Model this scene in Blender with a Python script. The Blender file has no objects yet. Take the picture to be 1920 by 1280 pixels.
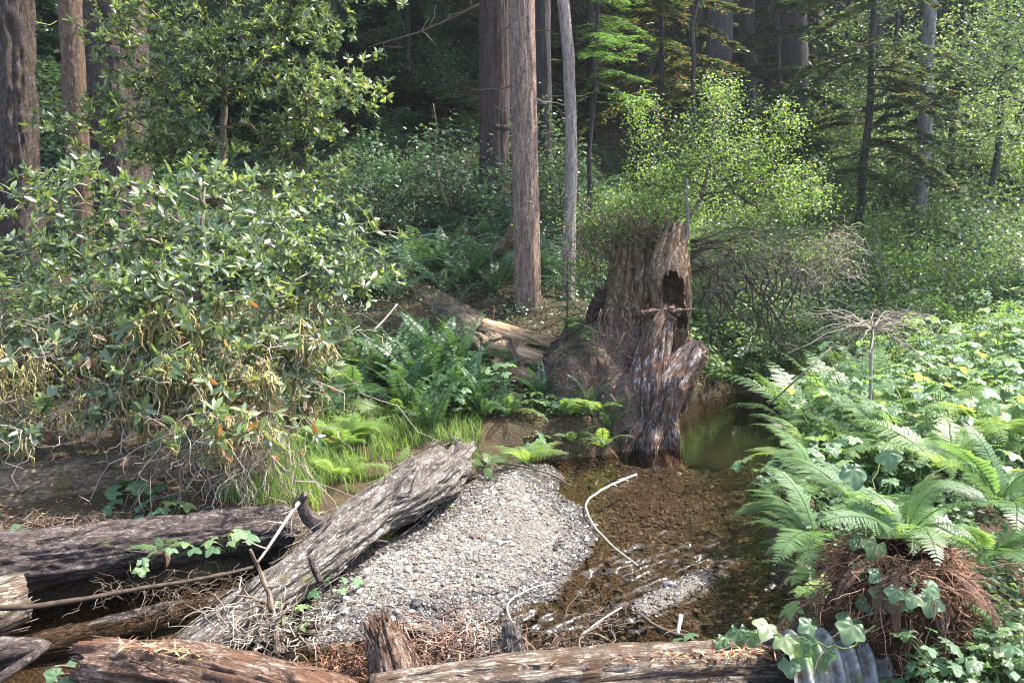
import bpy, math, random
import numpy as np
from mathutils import Vector, Matrix

# ------------------------------------------------------------------ camera, sky, sun, exposure
SC = bpy.context.scene
COL = SC.collection
CAM_H, PITCH, LENS = 3.0, math.radians(8.0), 28.0
cam_data = bpy.data.cameras.new('camera')
cam_data.lens = LENS; cam_data.sensor_width = 36.0; cam_data.clip_start = 0.05; cam_data.clip_end = 500.0
cam = bpy.data.objects.new('camera', cam_data)
cam.location = (0, 0, CAM_H); cam.rotation_euler = (math.pi / 2 - PITCH, 0, 0)
COL.objects.link(cam); SC.camera = cam

SUN_AZ, SUN_EL = math.radians(70.0), math.radians(57.0)      # azimuth clockwise from +Y (the view direction)
SUN_V = Vector((math.sin(SUN_AZ) * math.cos(SUN_EL), math.cos(SUN_AZ) * math.cos(SUN_EL), math.sin(SUN_EL)))
world = bpy.data.worlds.new('World'); SC.world = world; world.use_nodes = True
wn = world.node_tree.nodes; wl = world.node_tree.links
sky = wn.new('ShaderNodeTexSky'); sky.sky_type = 'NISHITA'; sky.sun_disc = False
sky.sun_elevation = SUN_EL; sky.sun_rotation = SUN_AZ; sky.air_density = 1.0; sky.dust_density = 2.0; sky.ozone_density = 1.0
wl.new(sky.outputs[0], wn['Background'].inputs[0]); wn['Background'].inputs[1].default_value = 0.15
sun_data = bpy.data.lights.new('sun', 'SUN'); sun_data.energy = 3.5; sun_data.angle = math.radians(0.53); sun_data.color = (1.0, 0.955, 0.87)
sun = bpy.data.objects.new('sun', sun_data); sun.rotation_euler = SUN_V.to_track_quat('Z', 'Y').to_euler(); sun.location = (10, 30, 40)
COL.objects.link(sun)
SC.view_settings.view_transform = 'Standard'; SC.view_settings.look = 'None'
SC.view_settings.gamma = 1.0; SC.view_settings.use_curve_mapping = False
SC.view_settings.exposure = 2.4
cy = SC.cycles
cy.max_bounces = 7; cy.diffuse_bounces = 4; cy.glossy_bounces = 3; cy.transmission_bounces = 4; cy.transparent_max_bounces = 8
cy.volume_bounces = 0; cy.caustics_reflective = False; cy.caustics_refractive = False; cy.sample_clamp_indirect = 6.0
cy.use_denoising = True; cy.filter_width = 1.1

# ------------------------------------------------------------------ helpers
rng = np.random.default_rng(11)
random.seed(11)
FPX = 1920 * LENS / 36.0

def ray(px, py):
    x = (px - 960) / FPX; u = -(py - 640) / FPX
    return np.array([x, math.cos(PITCH) + u * math.sin(PITCH), -math.sin(PITCH) + u * math.cos(PITCH)])
def at(px, py, Y):
    d = ray(px, py); return np.array([0, 0, CAM_H]) + d * (Y / d[1])
def gnd(px, py, z=0.0):
    d = ray(px, py); return np.array([0, 0, CAM_H]) + d * ((z - CAM_H) / d[2])

def _h(ix, iy, iz, seed):
    n = (ix * 374761393 + iy * 668265263 + iz * 1274126177 + seed * 974711) & 0xffffffff
    n = ((n ^ (n >> 13)) * 1274126177) & 0xffffffff
    n = n ^ (n >> 16)
    return (n & 0xffff) / 65535.0
def vnoise(P, seed=0):
    P = np.asarray(P, float); i = np.floor(P).astype(np.int64); f = P - i; f = f * f * (3 - 2 * f)
    r = 0
    for dx in (0, 1):
        wx = f[..., 0] if dx else 1 - f[..., 0]
        for dy in (0, 1):
            wy = f[..., 1] if dy else 1 - f[..., 1]
            for dz in (0, 1):
                wz = f[..., 2] if dz else 1 - f[..., 2]
                r = r + wx * wy * wz * _h(i[..., 0] + dx, i[..., 1] + dy, i[..., 2] + dz, seed)
    return r
def fbm(P, seed=0, oct=4):
    P = np.asarray(P, float); a, s, t = 1.0, 0.0, 0.0
    for k in range(oct):
        s = s + a * vnoise(P * 2 ** k, seed + 17 * k); t += a; a *= 0.5
    return s / t
def sstep(a, b, x):
    t = np.clip((x - a) / (b - a), 0, 1); return t * t * (3 - 2 * t)
def unit(v):
    v = np.asarray(v, float); return v / np.maximum(np.linalg.norm(v, axis=-1, keepdims=True), 1e-9)

class MB:
    """collects numpy geometry, builds ONE mesh"""
    def __init__(s): s.V = []; s.T = []; s.Q = []; s.R = []; s.C = []; s.K = []; s.MT = []; s.MQ = []; s.n = 0
    def add(s, V, T=None, Q=None, rnd=0.5, co=None, cap=0.0, mi=0):
        V = np.asarray(V, float).reshape(-1, 3); m = len(V)
        s.V.append(V); s.R.append(np.broadcast_to(np.asarray(rnd, float), (m,)))
        s.C.append(V if co is None else co); s.K.append(np.broadcast_to(np.asarray(cap, float), (m,)))
        if T is not None and len(T): s.T.append(np.asarray(T, int).reshape(-1, 3) + s.n); s.MT.append(np.full(len(s.T[-1]), mi))
        if Q is not None and len(Q): s.Q.append(np.asarray(Q, int).reshape(-1, 4) + s.n); s.MQ.append(np.full(len(s.Q[-1]), mi))
        s.n += m
    def mesh(s, name, mats, smooth=True):
        V = np.concatenate(s.V) if s.V else np.zeros((0, 3))
        T = np.concatenate(s.T) if s.T else np.zeros((0, 3), int)
        Q = np.concatenate(s.Q) if s.Q else np.zeros((0, 4), int)
        me = bpy.data.meshes.new(name)
        nl = T.size + Q.size; nf = len(T) + len(Q)
        me.vertices.add(len(V)); me.loops.add(nl); me.polygons.add(nf)
        me.vertices.foreach_set('co', V.astype(np.float32).ravel())
        me.loops.foreach_set('vertex_index', np.concatenate([T.ravel(), Q.ravel()]).astype(np.int32))
        st = np.concatenate([np.arange(len(T)) * 3, T.size + np.arange(len(Q)) * 4]).astype(np.int32)
        me.polygons.foreach_set('loop_start', st)
        me.polygons.foreach_set('use_smooth', np.full(nf, smooth, bool))
        if not isinstance(mats, (list, tuple)): mats = [mats]
        for m in mats: me.materials.append(m)
        if len(mats) > 1:
            me.polygons.foreach_set('material_index', np.concatenate((s.MT if s.MT else []) + (s.MQ if s.MQ else [])).astype(np.int32))
        a = me.attributes.new('rnd', 'FLOAT', 'POINT'); a.data.foreach_set('value', np.concatenate(s.R).astype(np.float32))
        a = me.attributes.new('co', 'FLOAT_VECTOR', 'POINT'); a.data.foreach_set('vector', np.concatenate(s.C).astype(np.float32).ravel())
        a = me.attributes.new('cap', 'FLOAT', 'POINT'); a.data.foreach_set('value', np.concatenate(s.K).astype(np.float32))
        me.update(calc_edges=True); me.validate()
        return me
    def build(s, name, mats, parent=None, smooth=True):
        return link(name, s.mesh(name, mats, smooth), parent)

def link(name, data, parent=None, matrix=None):
    o = bpy.data.objects.new(name, data); COL.objects.link(o)
    if parent is not None: o.parent = parent
    if matrix is not None: o.matrix_local = matrix
    return o
def tag(o, label=None, cat=None, group=None, kind=None):
    if label: o['label'] = label
    if cat: o['category'] = cat
    if group: o['group'] = group
    if kind: o['kind'] = kind
    return o
def thing(name, loc, label, cat, group=None):
    o = bpy.data.objects.new(name, None); COL.objects.link(o); o.location = loc; o.empty_display_size = 0.1
    return tag(o, label, cat, group)
def copy_thing(o, loc, rz=0.0, sc=1.0, label=None):
    c = o.copy(); COL.objects.link(c); c.location = loc; c.rotation_euler = (0, 0, rz); c.scale = (sc, sc, sc)
    if label: c['label'] = label
    for ch in list(o.children):
        d = ch.copy(); COL.objects.link(d); d.parent = c
        for g in list(ch.children):
            e = g.copy(); COL.objects.link(e); e.parent = d
    return c

def resample(path, n, sfun=None):
    path = np.asarray(path, float)
    # Catmull-Rom through the points
    P = np.vstack([2 * path[0] - path[1], path, 2 * path[-1] - path[-2]])
    out = []
    for k in range(1, len(P) - 2):
        t = np.linspace(0, 1, 16, endpoint=False)[:, None]
        a, b, c, d = P[k - 1], P[k], P[k + 1], P[k + 2]
        out.append(0.5 * ((2 * b) + (c - a) * t + (2 * a - 5 * b + 4 * c - d) * t ** 2 + (3 * b - a - 3 * c + d) * t ** 3))
    out = np.vstack(out + [path[-1:]])
    L = np.concatenate([[0], np.cumsum(np.linalg.norm(np.diff(out, axis=0), axis=1))])
    s = np.linspace(0, L[-1], n) if sfun is None else sfun(L[-1])
    return np.stack([np.interp(s, L, out[:, k]) for k in range(3)], 1), s
def frames(P):
    T = unit(np.gradient(P, axis=0)); N = np.zeros_like(P); n = np.cross(T[0], [0.31, 0.17, 0.93] if abs(T[0][2]) < 0.8 else [1, 0, 0]); n /= np.linalg.norm(n)
    for k in range(len(P)):
        n = n - T[k] * np.dot(n, T[k]); n /= np.linalg.norm(n) + 1e-12; N[k] = n
    return T, N, np.cross(T, N)
def ring_quads(n, seg):
    i = np.arange(n - 1)[:, None] * seg; j = np.arange(seg)[None]; j2 = (j + 1) % seg
    return np.stack([i + j, i + j2, i + seg + j2, i + seg + j], -1).reshape(-1, 4)
def tube(mb, pts, r0, r1, seg=5, rnd=0.5, mi=0, rough=0.0):
    P = np.asarray(pts, float); n = len(P)
    if n <= 10:
        T = np.empty_like(P); T[1:-1] = P[2:] - P[:-2]; T[0] = P[1] - P[0]; T[-1] = P[-1] - P[-2]; T /= np.sqrt((T * T).sum(1, keepdims=True)) + 1e-9
        e = P[-1] - P[0]; k = int(np.argmin(np.abs(e))); ref = np.eye(3)[k]; N = np.cross(T, ref); N /= np.sqrt((N * N).sum(1, keepdims=True)) + 1e-9; B = np.cross(T, N)
    else: T, N, B = frames(P)
    r = np.linspace(r0, r1, n) if np.isscalar(r0) else np.asarray(r0)
    a = np.arange(seg) / seg * 2 * math.pi
    rr = r[:, None] * (1 + (rough * (rng.random((n, seg)) - 0.5) if rough else 0)) * np.ones((n, seg))
    V = P[:, None] + rr[..., None] * (np.cos(a)[None, :, None] * N[:, None] + np.sin(a)[None, :, None] * B[:, None])
    s = np.concatenate([[0], np.cumsum(np.linalg.norm(np.diff(P, axis=0), axis=1))])
    co = np.stack([np.cos(a)[None] * r[:, None], np.sin(a)[None] * r[:, None], np.repeat(s[:, None], seg, 1)], -1).reshape(-1, 3)
    V = np.vstack([V.reshape(-1, 3), P[-1:] + T[-1] * r[-1] * 0.5, P[:1]])
    co = np.vstack([co, [[0, 0, s[-1]]], [[0, 0, 0]]])
    j = np.arange(seg); b = (n - 1) * seg
    tt = np.vstack([np.stack([b + j, b + (j + 1) % seg, np.full(seg, n * seg)], 1), np.stack([(j + 1) % seg, j, np.full(seg, n * seg + 1)], 1)])
    mb.add(V, tt, ring_quads(n, seg), rnd, co, 0.0, mi)
def wiggle(a, b, n, amp, sag=0.0):
    a = np.asarray(a, float); b = np.asarray(b, float); t = np.linspace(0, 1, n)[:, None]
    L = np.linalg.norm(b - a); w = np.cumsum(rng.normal(size=(n, 3)), 0); w = w - w[:1] - t * (w[-1:] - w[:1])
    P = a + (b - a) * t + w * amp * L / math.sqrt(n); P[:, 2] -= sag * L * (4 * t[:, 0] * (1 - t[:, 0]))
    return P
def log_geo(mb, path, radii, seg=64, step=0.03, amp=0.02, fu=9.0, fl=1.2, seed=0, lump=0.10, jag=(0.05, 0.05), dents=(), furrow=1.0, mi=0, caps=(True, True), hollow=0.0, fine_to=1e9, squash=1.0, holes=()):
    """a bark-covered log or trunk: real ridges and furrows, broken ends"""
    P0 = np.asarray(path, float); L = np.sum(np.linalg.norm(np.diff(P0, axis=0), axis=1)); n = max(6, int(L / step))
    P, s = resample(P0, n, lambda Lt: np.linspace(0, Lt, n) if Lt <= fine_to else np.concatenate([np.arange(0, fine_to, step), np.linspace(fine_to, Lt, 24)]))
    n = len(P); T, N, B = frames(P)
    r = np.interp(s / s[-1], np.linspace(0, 1, len(radii)), radii)
    a = np.arange(seg) / seg * 2 * math.pi
    cx, sx = np.cos(a), np.sin(a)
    rm = float(np.mean(radii))
    co = np.stack([cx[None] * r[:, None], sx[None] * r[:, None], np.repeat(s[:, None], seg, 1)], -1)
    q = np.stack([cx[None] * rm * fu + 0 * s[:, None], sx[None] * rm * fu + 0 * s[:, None], np.repeat(s[:, None], seg, 1) * fl], -1)
    rid = 1 - np.abs(2 * fbm(q, seed, 3) - 1) * 2.2
    fine = fbm(q * np.array([2.3, 2.3, 3.0]), seed + 5, 3) - 0.5
    lum = fbm(np.stack([cx[None] * 1.3 + 0 * s[:, None], sx[None] * 1.3 + 0 * s[:, None], np.repeat(s[:, None], seg, 1) * 0.9], -1), seed + 9, 3) - 0.5
    qc = np.stack([cx[None] * rm * fu * 2.2 + 0 * s[:, None], sx[None] * rm * fu * 2.2 + 0 * s[:, None], np.repeat(s[:, None], seg, 1) * fl * .55], -1)
    crk = np.clip(1 - np.abs(fbm(qc, seed + 71, 2) - .5) / .055, 0, 1)
    d = r[:, None] * (1 + 2 * lump * lum) + amp * (rid * furrow + 0.8 * fine) - amp * 1.1 * crk
    for (th, ss, wt, ws, dep) in dents:
        da = np.angle(np.exp(1j * (a[None] - th)))
        d = d - dep * np.exp(-(da / wt) ** 2 - ((s[:, None] - ss) / ws) ** 2)
    d = np.maximum(d, 0.02 * rm)
    off = np.zeros((n, seg))
    for e, k in ((0, 0), (1, 1)):
        if jag[k] > 0:
            nz = fbm(np.stack([cx * rm * 14, sx * rm * 14, np.full(seg, 3.3 + k)], -1), seed + 31 + k, 3) - 0.5
            w = np.exp(-(s if k == 0 else s[-1] - s) / max(jag[k], 0.02))
            off += w[:, None] * nz[None] * jag[k] * 3
    V = P[:, None] + d[..., None] * (cx[None, :, None] * N[:, None] + sx[None, :, None] * B[:, None]) + off[..., None] * T[:, None]
    if squash != 1.0: V[..., 2] = P[:, None, 2] + (V[..., 2] - P[:, None, 2]) * squash
    V = V.reshape(-1, 3); Q = ring_quads(n, seg); base = len(V)
    for (th, ss, wt, ws) in holes:
        qa = a[Q[:, 0] % seg]; qs = s[Q[:, 0] // seg]; da = np.angle(np.exp(1j * (qa - th)))
        nz = fbm(np.stack([da * 5, qs * 9, 0 * qs], -1), seed + 91, 3) - .5
        Q = Q[(da / wt) ** 2 + ((qs - ss) / ws) ** 2 + 1.6 * nz > 1]
    VV = [V]; QQ = [Q]; TT = []; CC = [co.reshape(-1, 3)]; KK = [np.zeros(base)]
    m = base
    for k in (0, 1):
        if not caps[k]: continue
        ri = 0 if k == 0 else n - 1
        ringV = V[ri * seg:(ri + 1) * seg]; c = P[ri]; prev = ri * seg + np.arange(seg); sgn = 1 if k == 0 else -1
        for f in (0.8, 0.5, 0.22):
            nz = fbm(np.stack([cx * f * rm * 22, sx * f * rm * 22, np.full(seg, 7.7 + f)], -1), seed + 51 + k, 2) - 0.5
            nv = c + (ringV - c) * f + T[ri] * (sgn * (hollow * (1 - f) * rm * 3) + nz[:, None] * max(jag[k], 0.01) * 1.2)
            VV.append(nv); CC.append(np.stack([cx * f * rm, sx * f * rm, np.full(seg, s[ri])], -1)); KK.append(np.ones(seg))
            cur = m + np.arange(seg); m += seg
            j2 = np.roll(np.arange(seg), -1)
            qd = np.stack([prev, cur, cur[j2], prev[j2]], 1) if k == 0 else np.stack([prev, prev[j2], cur[j2], cur], 1)
            QQ.append(qd); prev = cur
        VV.append((c + T[ri] * sgn * hollow * rm * 3)[None]); CC.append(np.array([[0, 0, s[ri]]])); KK.append(np.ones(1))
        j2 = np.roll(np.arange(seg), -1); ce = np.full(seg, m); m += 1
        TT.append(np.stack([prev, ce, prev[j2]], 1) if k == 0 else np.stack([prev, prev[j2], ce], 1))
    mb.add(np.vstack(VV), np.vstack(TT) if TT else None, np.vstack(QQ), 0.5, np.vstack(CC), np.concatenate(KK), mi)
    return P, T, N, B, d

def flakes(mb, F, n, L=.25, W=.03, lift=.02, mi=0):
    """lifted strips of bark and torn fibre along a log"""
    P, T, N, B, d = F; m = len(P); seg = d.shape[1]
    for k in range(n):
        i0 = rng.integers(1, m - 2); j = rng.integers(seg); a = j / seg * 2 * math.pi; u = np.cos(a) * N[i0] + np.sin(a) * B[i0]; s = np.cross(T[i0], u)
        l = L * rng.uniform(.4, 1.2); w = W * rng.uniform(.4, 1.2); th = .005; lf = lift * rng.uniform(.3, 1.2); p0 = P[i0] + u * (d[i0, j] - .002); tw = rng.normal() * .25
        V = []; co = []
        for q in range(5):
            f = q / 4; c = p0 + T[i0] * l * (f - .5) + s * tw * l * (f - .5) + u * lf * (2 * f - 1) ** 2 * (1 if f > .5 else .2); ww = w * (1 - .75 * abs(2 * f - 1) ** 2) * rng.uniform(.7, 1.1)
            for (a_, b_) in ((-1, 0), (1, 0), (1, 1), (-1, 1)):
                V.append(c + s * ww * .5 * a_ + u * th * b_); co.append((k * .37 + a_ * ww, .3, l * f + k * .77))
        Q = ring_quads(5, 4); mb.add(np.array(V), None, np.vstack([Q, [[3, 2, 1, 0], [16, 17, 18, 19]]]), .5, np.array(co), 0.0, mi)

# leaf templates: x across, y along, z normal
LAUREL_V = np.array([[0, 0, 0], [-.42, .3, .10], [0, .33, 0], [.42, .3, .10], [-.40, .68, .09], [0, .70, -.02], [.40, .68, .09], [0, 1, -.08]])
LAUREL_T = np.array([[0, 2, 1], [0, 3, 2], [4, 5, 7], [5, 6, 7], [1, 2, 5], [1, 5, 4], [2, 3, 6], [2, 6, 5]])
KITE_V = np.array([[0, 0, 0], [-.5, .5, .08], [.5, .5, .08], [0, 1, -.05]])
KITE_T = np.array([[0, 2, 1], [1, 2, 3]])
def leaves(mb, pos, d, nrm, L, W, rnd, tv=KITE_V, tt=KITE_T, mi=0):
    pos = np.asarray(pos, float); n = len(pos)
    if n == 0: return
    d = unit(d); x = unit(np.cross(d, nrm)); z = np.cross(x, d)
    L = np.broadcast_to(np.asarray(L, float), (n,)); W = np.broadcast_to(np.asarray(W, float), (n,))
    V = pos[:, None] + tv[None, :, 0:1] * (x * W[:, None])[:, None] + tv[None, :, 1:2] * (d * L[:, None])[:, None] + tv[None, :, 2:3] * (z * W[:, None])[:, None]
    k = len(tv)
    mb.add(V.reshape(-1, 3), (tt[None] + (np.arange(n) * k)[:, None, None]).reshape(-1, 3), None, np.repeat(np.broadcast_to(rnd, (n,)), k), None, 0.0, mi)
def leaf_matrix(p, d, nrm, L, W):
    d = unit(d); x = unit(np.cross(d, nrm)); z = np.cross(x, d)
    return Matrix([[x[0] * W, d[0] * L, z[0] * W, p[0]], [x[1] * W, d[1] * L, z[1] * W, p[1]], [x[2] * W, d[2] * L, z[2] * W, p[2]], [0, 0, 0, 1]])
def rosettes(P, A, n, tilt=(0.7, 1.5), L=(0.1, 0.16), wr=0.38):
    """leaf arrays for a whorl of n leaves at each twig tip"""
    P = np.repeat(P, n, 0); A = unit(np.repeat(A, n, 0)); m = len(P)
    u = unit(np.cross(A, np.array([0.3, 0.5, 0.81]))); v = np.cross(A, u)
    az = rng.random(m) * 2 * math.pi; ti = rng.uniform(*tilt, m)
    perp = u * np.cos(az)[:, None] + v * np.sin(az)[:, None]
    D = A * np.cos(ti)[:, None] + perp * np.sin(ti)[:, None]
    Nn = unit(A * np.sin(ti)[:, None] - perp * np.cos(ti)[:, None] + rng.normal(size=(m, 3)) * 0.25)
    LL = rng.uniform(*L, m)
    return P - A * (rng.random(m) * 0.05)[:, None] , D, Nn, LL, LL * wr * rng.uniform(0.85, 1.15, m)
def rsphere(n):
    return unit(rng.normal(size=(n, 3)))
def in_blobs(n, blobs, shell=0.45):
    """points in the outer part of several ellipsoids (cx,cy,cz,rx,ry,rz)"""
    B = np.array(blobs, float); w = B[:, 3] * B[:, 4] * B[:, 5]; w = w ** 0.67; k = rng.choice(len(B), n, p=w / w.sum())
    r = shell + (1 - shell) * rng.random(n) ** 0.6
    return B[k, :3] + rsphere(n) * r[:, None] * B[k, 3:6]
def grow(trunk, targets, step=0.18, amp=0.10, maxn=20000):
    """connect every target to the nearest wood already grown; returns chains and twig directions"""
    nodes = np.zeros((maxn, 3)); par = np.full(maxn, -1); cnt = 0
    for q in trunk:
        nodes[cnt] = q; par[cnt] = cnt - 1 if cnt else -1; cnt += 1
    t0 = np.asarray(trunk, float)
    order = np.argsort([np.min(np.linalg.norm(t0 - p, axis=1)) for p in targets])
    chains = [list(range(cnt))]; dirs = np.zeros((len(targets), 3)); tips = np.zeros(len(targets), int)
    for i in order:
        p = targets[i]; dv = nodes[:cnt] - p; dd = np.linalg.norm(dv, axis=1); b = int(np.argmin(dd + 0.25 * np.maximum(dv[:, 2], 0)))
        m = max(2, int(dd[b] / step) + 1)
        W = wiggle(nodes[b], p, m + 1, amp, -0.06)
        ch = [b]
        for q in W[1:]:
            if cnt >= maxn: break
            nodes[cnt] = q; par[cnt] = ch[-1]; ch.append(cnt); cnt += 1
        chains.append(ch); dirs[i] = W[-1] - W[-2]; tips[i] = ch[-1]
    load = np.zeros(cnt); load[tips] += 1
    for k in range(cnt - 1, 0, -1): load[par[k]] += load[k]
    return nodes[:cnt], chains, load, unit(dirs)
def wood(mb, nodes, chains, load, rt, power=0.42, seg=5, rmax=9.0, mi=0):
    for ch in chains:
        if len(ch) < 2: continue
        r = np.minimum(rt * np.maximum(load[ch], 1) ** power, rmax)
        if ch is not chains[0]: r[0] = r[1]
        tube(mb, nodes[ch], r, None, seg if r.max() > 2 * rt else 4, rng.random(), mi)

# ------------------------------------------------------------------ materials (all procedural)
def newmat(name):
    m = bpy.data.materials.new(name); m.use_nodes = True; nt = m.node_tree
    for n in list(nt.nodes): nt.nodes.remove(n)
    return m, nt, nt.nodes.new('ShaderNodeOutputMaterial')
def nd(nt, typ, **kw):
    n = nt.nodes.new(typ)
    for k, v in kw.items():
        if k in n.inputs: n.inputs[k].default_value = v
        else: setattr(n, k, v)
    return n
def ramp(nt, stops, fac=None):
    r = nt.nodes.new('ShaderNodeValToRGB'); e = r.color_ramp.elements
    while len(e) < len(stops): e.new(0.5)
    for k, (p, c) in enumerate(stops): e[k].position = p; e[k].color = (*c, 1)
    if fac is not None: nt.links.new(fac, r.inputs[0])
    return r
def attr(nt, name):
    a = nt.nodes.new('ShaderNodeAttribute'); a.attribute_name = name; return a
def leafmat(name, stops, trans=0.35, rough=0.42, spec=0.5, tint=(1.2, 1.12, 0.55), wear=None):
    m, nt, out = newmat(name); L = nt.links
    a = attr(nt, 'rnd'); oi = nt.nodes.new('ShaderNodeObjectInfo')
    ad = nd(nt, 'ShaderNodeMath', operation='MULTIPLY_ADD'); L.new(oi.outputs['Random'], ad.inputs[0]); ad.inputs[1].default_value = 0.22; L.new(a.outputs['Fac'], ad.inputs[2])
    sb = nd(nt, 'ShaderNodeMath', operation='SUBTRACT'); L.new(ad.outputs[0], sb.inputs[0]); sb.inputs[1].default_value = 0.11; sb.use_clamp = True
    r = ramp(nt, stops, sb.outputs[0])
    hsv = nd(nt, 'ShaderNodeHueSaturation'); hsv.inputs['Saturation'].default_value = 0.90; hsv.inputs['Value'].default_value = 1.15; L.new(r.outputs[0], hsv.inputs['Color'])
    col = hsv.outputs[0]
    p = nd(nt, 'ShaderNodeBsdfPrincipled', Roughness=rough); p.inputs['Specular IOR Level'].default_value = spec; L.new(col, p.inputs['Base Color'])
    t = nt.nodes.new('ShaderNodeBsdfTranslucent')
    mu = nd(nt, 'ShaderNodeMix', data_type='RGBA', blend_type='MULTIPLY'); mu.inputs[0].default_value = 1.0
    L.new(col, mu.inputs[6]); mu.inputs[7].default_value = (*[2.1 * c for c in tint], 1); L.new(mu.outputs[2], t.inputs[0])
    mx = nt.nodes.new('ShaderNodeMixShader'); mx.inputs[0].default_value = trans
    L.new(p.outputs[0], mx.inputs[1]); L.new(t.outputs[0], mx.inputs[2]); L.new(mx.outputs[0], out.inputs[0])
    return m
def barkmat(name, dark, mid, light, moss=None, mossamt=0.0, su=14.0, sl=2.2, cap=None, rough=0.9, bump=0.6, spec=0.2, dist=0.02, patch=None):
    m, nt, out = newmat(name); L = nt.links
    co = attr(nt, 'co'); mp = nd(nt, 'ShaderNodeMapping'); mp.inputs['Scale'].default_value = (su, su, sl); L.new(co.outputs['Vector'], mp.inputs[0])
    n1 = nd(nt, 'ShaderNodeTexNoise', Scale=1.0, Detail=9.0, Roughness=0.68, Distortion=0.5); L.new(mp.outputs[0], n1.inputs['Vector'])
    mp2 = nd(nt, 'ShaderNodeMapping'); mp2.inputs['Scale'].default_value = (su * 2.6, su * 2.6, sl * 3.4); L.new(co.outputs['Vector'], mp2.inputs[0])
    n3 = nd(nt, 'ShaderNodeTexNoise', Scale=1.0, Detail=6.0, Roughness=0.7, Distortion=0.2); L.new(mp2.outputs[0], n3.inputs['Vector'])
    # ridged: thin dark cracks where the fibre noise crosses its middle value
    ab = nd(nt, 'ShaderNodeMath', operation='SUBTRACT'); L.new(n3.outputs[0], ab.inputs[0]); ab.inputs[1].default_value = 0.5
    ab2 = nd(nt, 'ShaderNodeMath', operation='ABSOLUTE'); L.new(ab.outputs[0], ab2.inputs[0])
    ab3 = nd(nt, 'ShaderNodeMath', operation='MINIMUM'); L.new(ab2.outputs[0], ab3.inputs[0]); ab3.inputs[1].default_value = 0.10
    hs0 = nd(nt, 'ShaderNodeMath', operation='MULTIPLY_ADD'); L.new(ab3.outputs[0], hs0.inputs[0]); hs0.inputs[1].default_value = 2.6; L.new(n1.outputs[0], hs0.inputs[2])
    g = nt.nodes.new('ShaderNodeTexNoise'); g.inputs['Scale'].default_value = 60.0; g.inputs['Detail'].default_value = 3.0; L.new(co.outputs['Vector'], g.inputs['Vector'])
    hs = nd(nt, 'ShaderNodeMath', operation='MULTIPLY_ADD'); L.new(g.outputs[0], hs.inputs[0]); hs.inputs[1].default_value = 0.22; L.new(hs0.outputs[0], hs.inputs[2])
    r = ramp(nt, [(0.52, dark), (0.74, mid), (1.0, light)], hs.outputs[0]); col = r.outputs[0]
    big = nd(nt, 'ShaderNodeTexNoise', Scale=2.3, Detail=5.0); L.new(co.outputs['Vector'], big.inputs['Vector'])
    if patch:
        rp = ramp(nt, [(0.5, (0, 0, 0)), (0.62, (1, 1, 1))], big.outputs[0])
        mm = nd(nt, 'ShaderNodeMix', data_type='RGBA'); L.new(rp.outputs[0], mm.inputs[0]); L.new(col, mm.inputs[6]); mm.inputs[7].default_value = (*patch, 1); col = mm.outputs[2]
    if moss:
        ms = nd(nt, 'ShaderNodeTexNoise', Scale=5.0, Detail=8.0, Roughness=0.7); L.new(co.outputs['Vector'], ms.inputs['Vector'])
        rm = ramp(nt, [(0.62 - 0.3 * mossamt, (0, 0, 0)), (0.72 - 0.3 * mossamt, (1, 1, 1))], ms.outputs[0])
        mm = nd(nt, 'ShaderNodeMix', data_type='RGBA'); L.new(rm.outputs[0], mm.inputs[0]); L.new(col, mm.inputs[6]); mm.inputs[7].default_value = (*moss, 1); col = mm.outputs[2]
    if cap:
        cp = attr(nt, 'cap'); cn = nd(nt, 'ShaderNodeMix', data_type='RGBA', blend_type='MULTIPLY'); cn.inputs[0].default_value = 0.8
        cr2 = ramp(nt, [(0.3, (0.35, 0.32, 0.3)), (0.75, (1.1, 1.1, 1.1))], n1.outputs[0]); cn.inputs[6].default_value = (*cap, 1); L.new(cr2.outputs[0], cn.inputs[7])
        mm = nd(nt, 'ShaderNodeMix', data_type='RGBA'); L.new(cp.outputs['Fac'], mm.inputs[0]); L.new(col, mm.inputs[6]); L.new(cn.outputs[2], mm.inputs[7]); col = mm.outputs[2]
    p = nd(nt, 'ShaderNodeBsdfPrincipled', Roughness=rough); p.inputs['Specular IOR Level'].default_value = spec; L.new(col, p.inputs['Base Color'])
    b = nd(nt, 'ShaderNodeBump', Strength=bump, Distance=dist); L.new(hs.outputs[0], b.inputs['Height']); L.new(b.outputs[0], p.inputs['Normal'])
    L.new(p.outputs[0], out.inputs[0]); return m
def twigmat(name, c1, c2, rough=0.85):
    m, nt, out = newmat(name); L = nt.links
    a = attr(nt, 'rnd'); co = attr(nt, 'co'); n = nd(nt, 'ShaderNodeTexNoise', Scale=25.0, Detail=3.0); L.new(co.outputs['Vector'], n.inputs['Vector'])
    s = nd(nt, 'ShaderNodeMath', operation='MULTIPLY_ADD'); L.new(n.outputs[0], s.inputs[0]); s.inputs[1].default_value = 0.6; L.new(a.outputs['Fac'], s.inputs[2])
    r = ramp(nt, [(0.3, c1), (1.1 if False else 1.0, c2)], s.outputs[0])
    p = nd(nt, 'ShaderNodeBsdfPrincipled', Roughness=rough); p.inputs['Specular IOR Level'].default_value = 0.2; L.new(r.outputs[0], p.inputs['Base Color']); L.new(p.outputs[0], out.inputs[0]); return m

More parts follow.
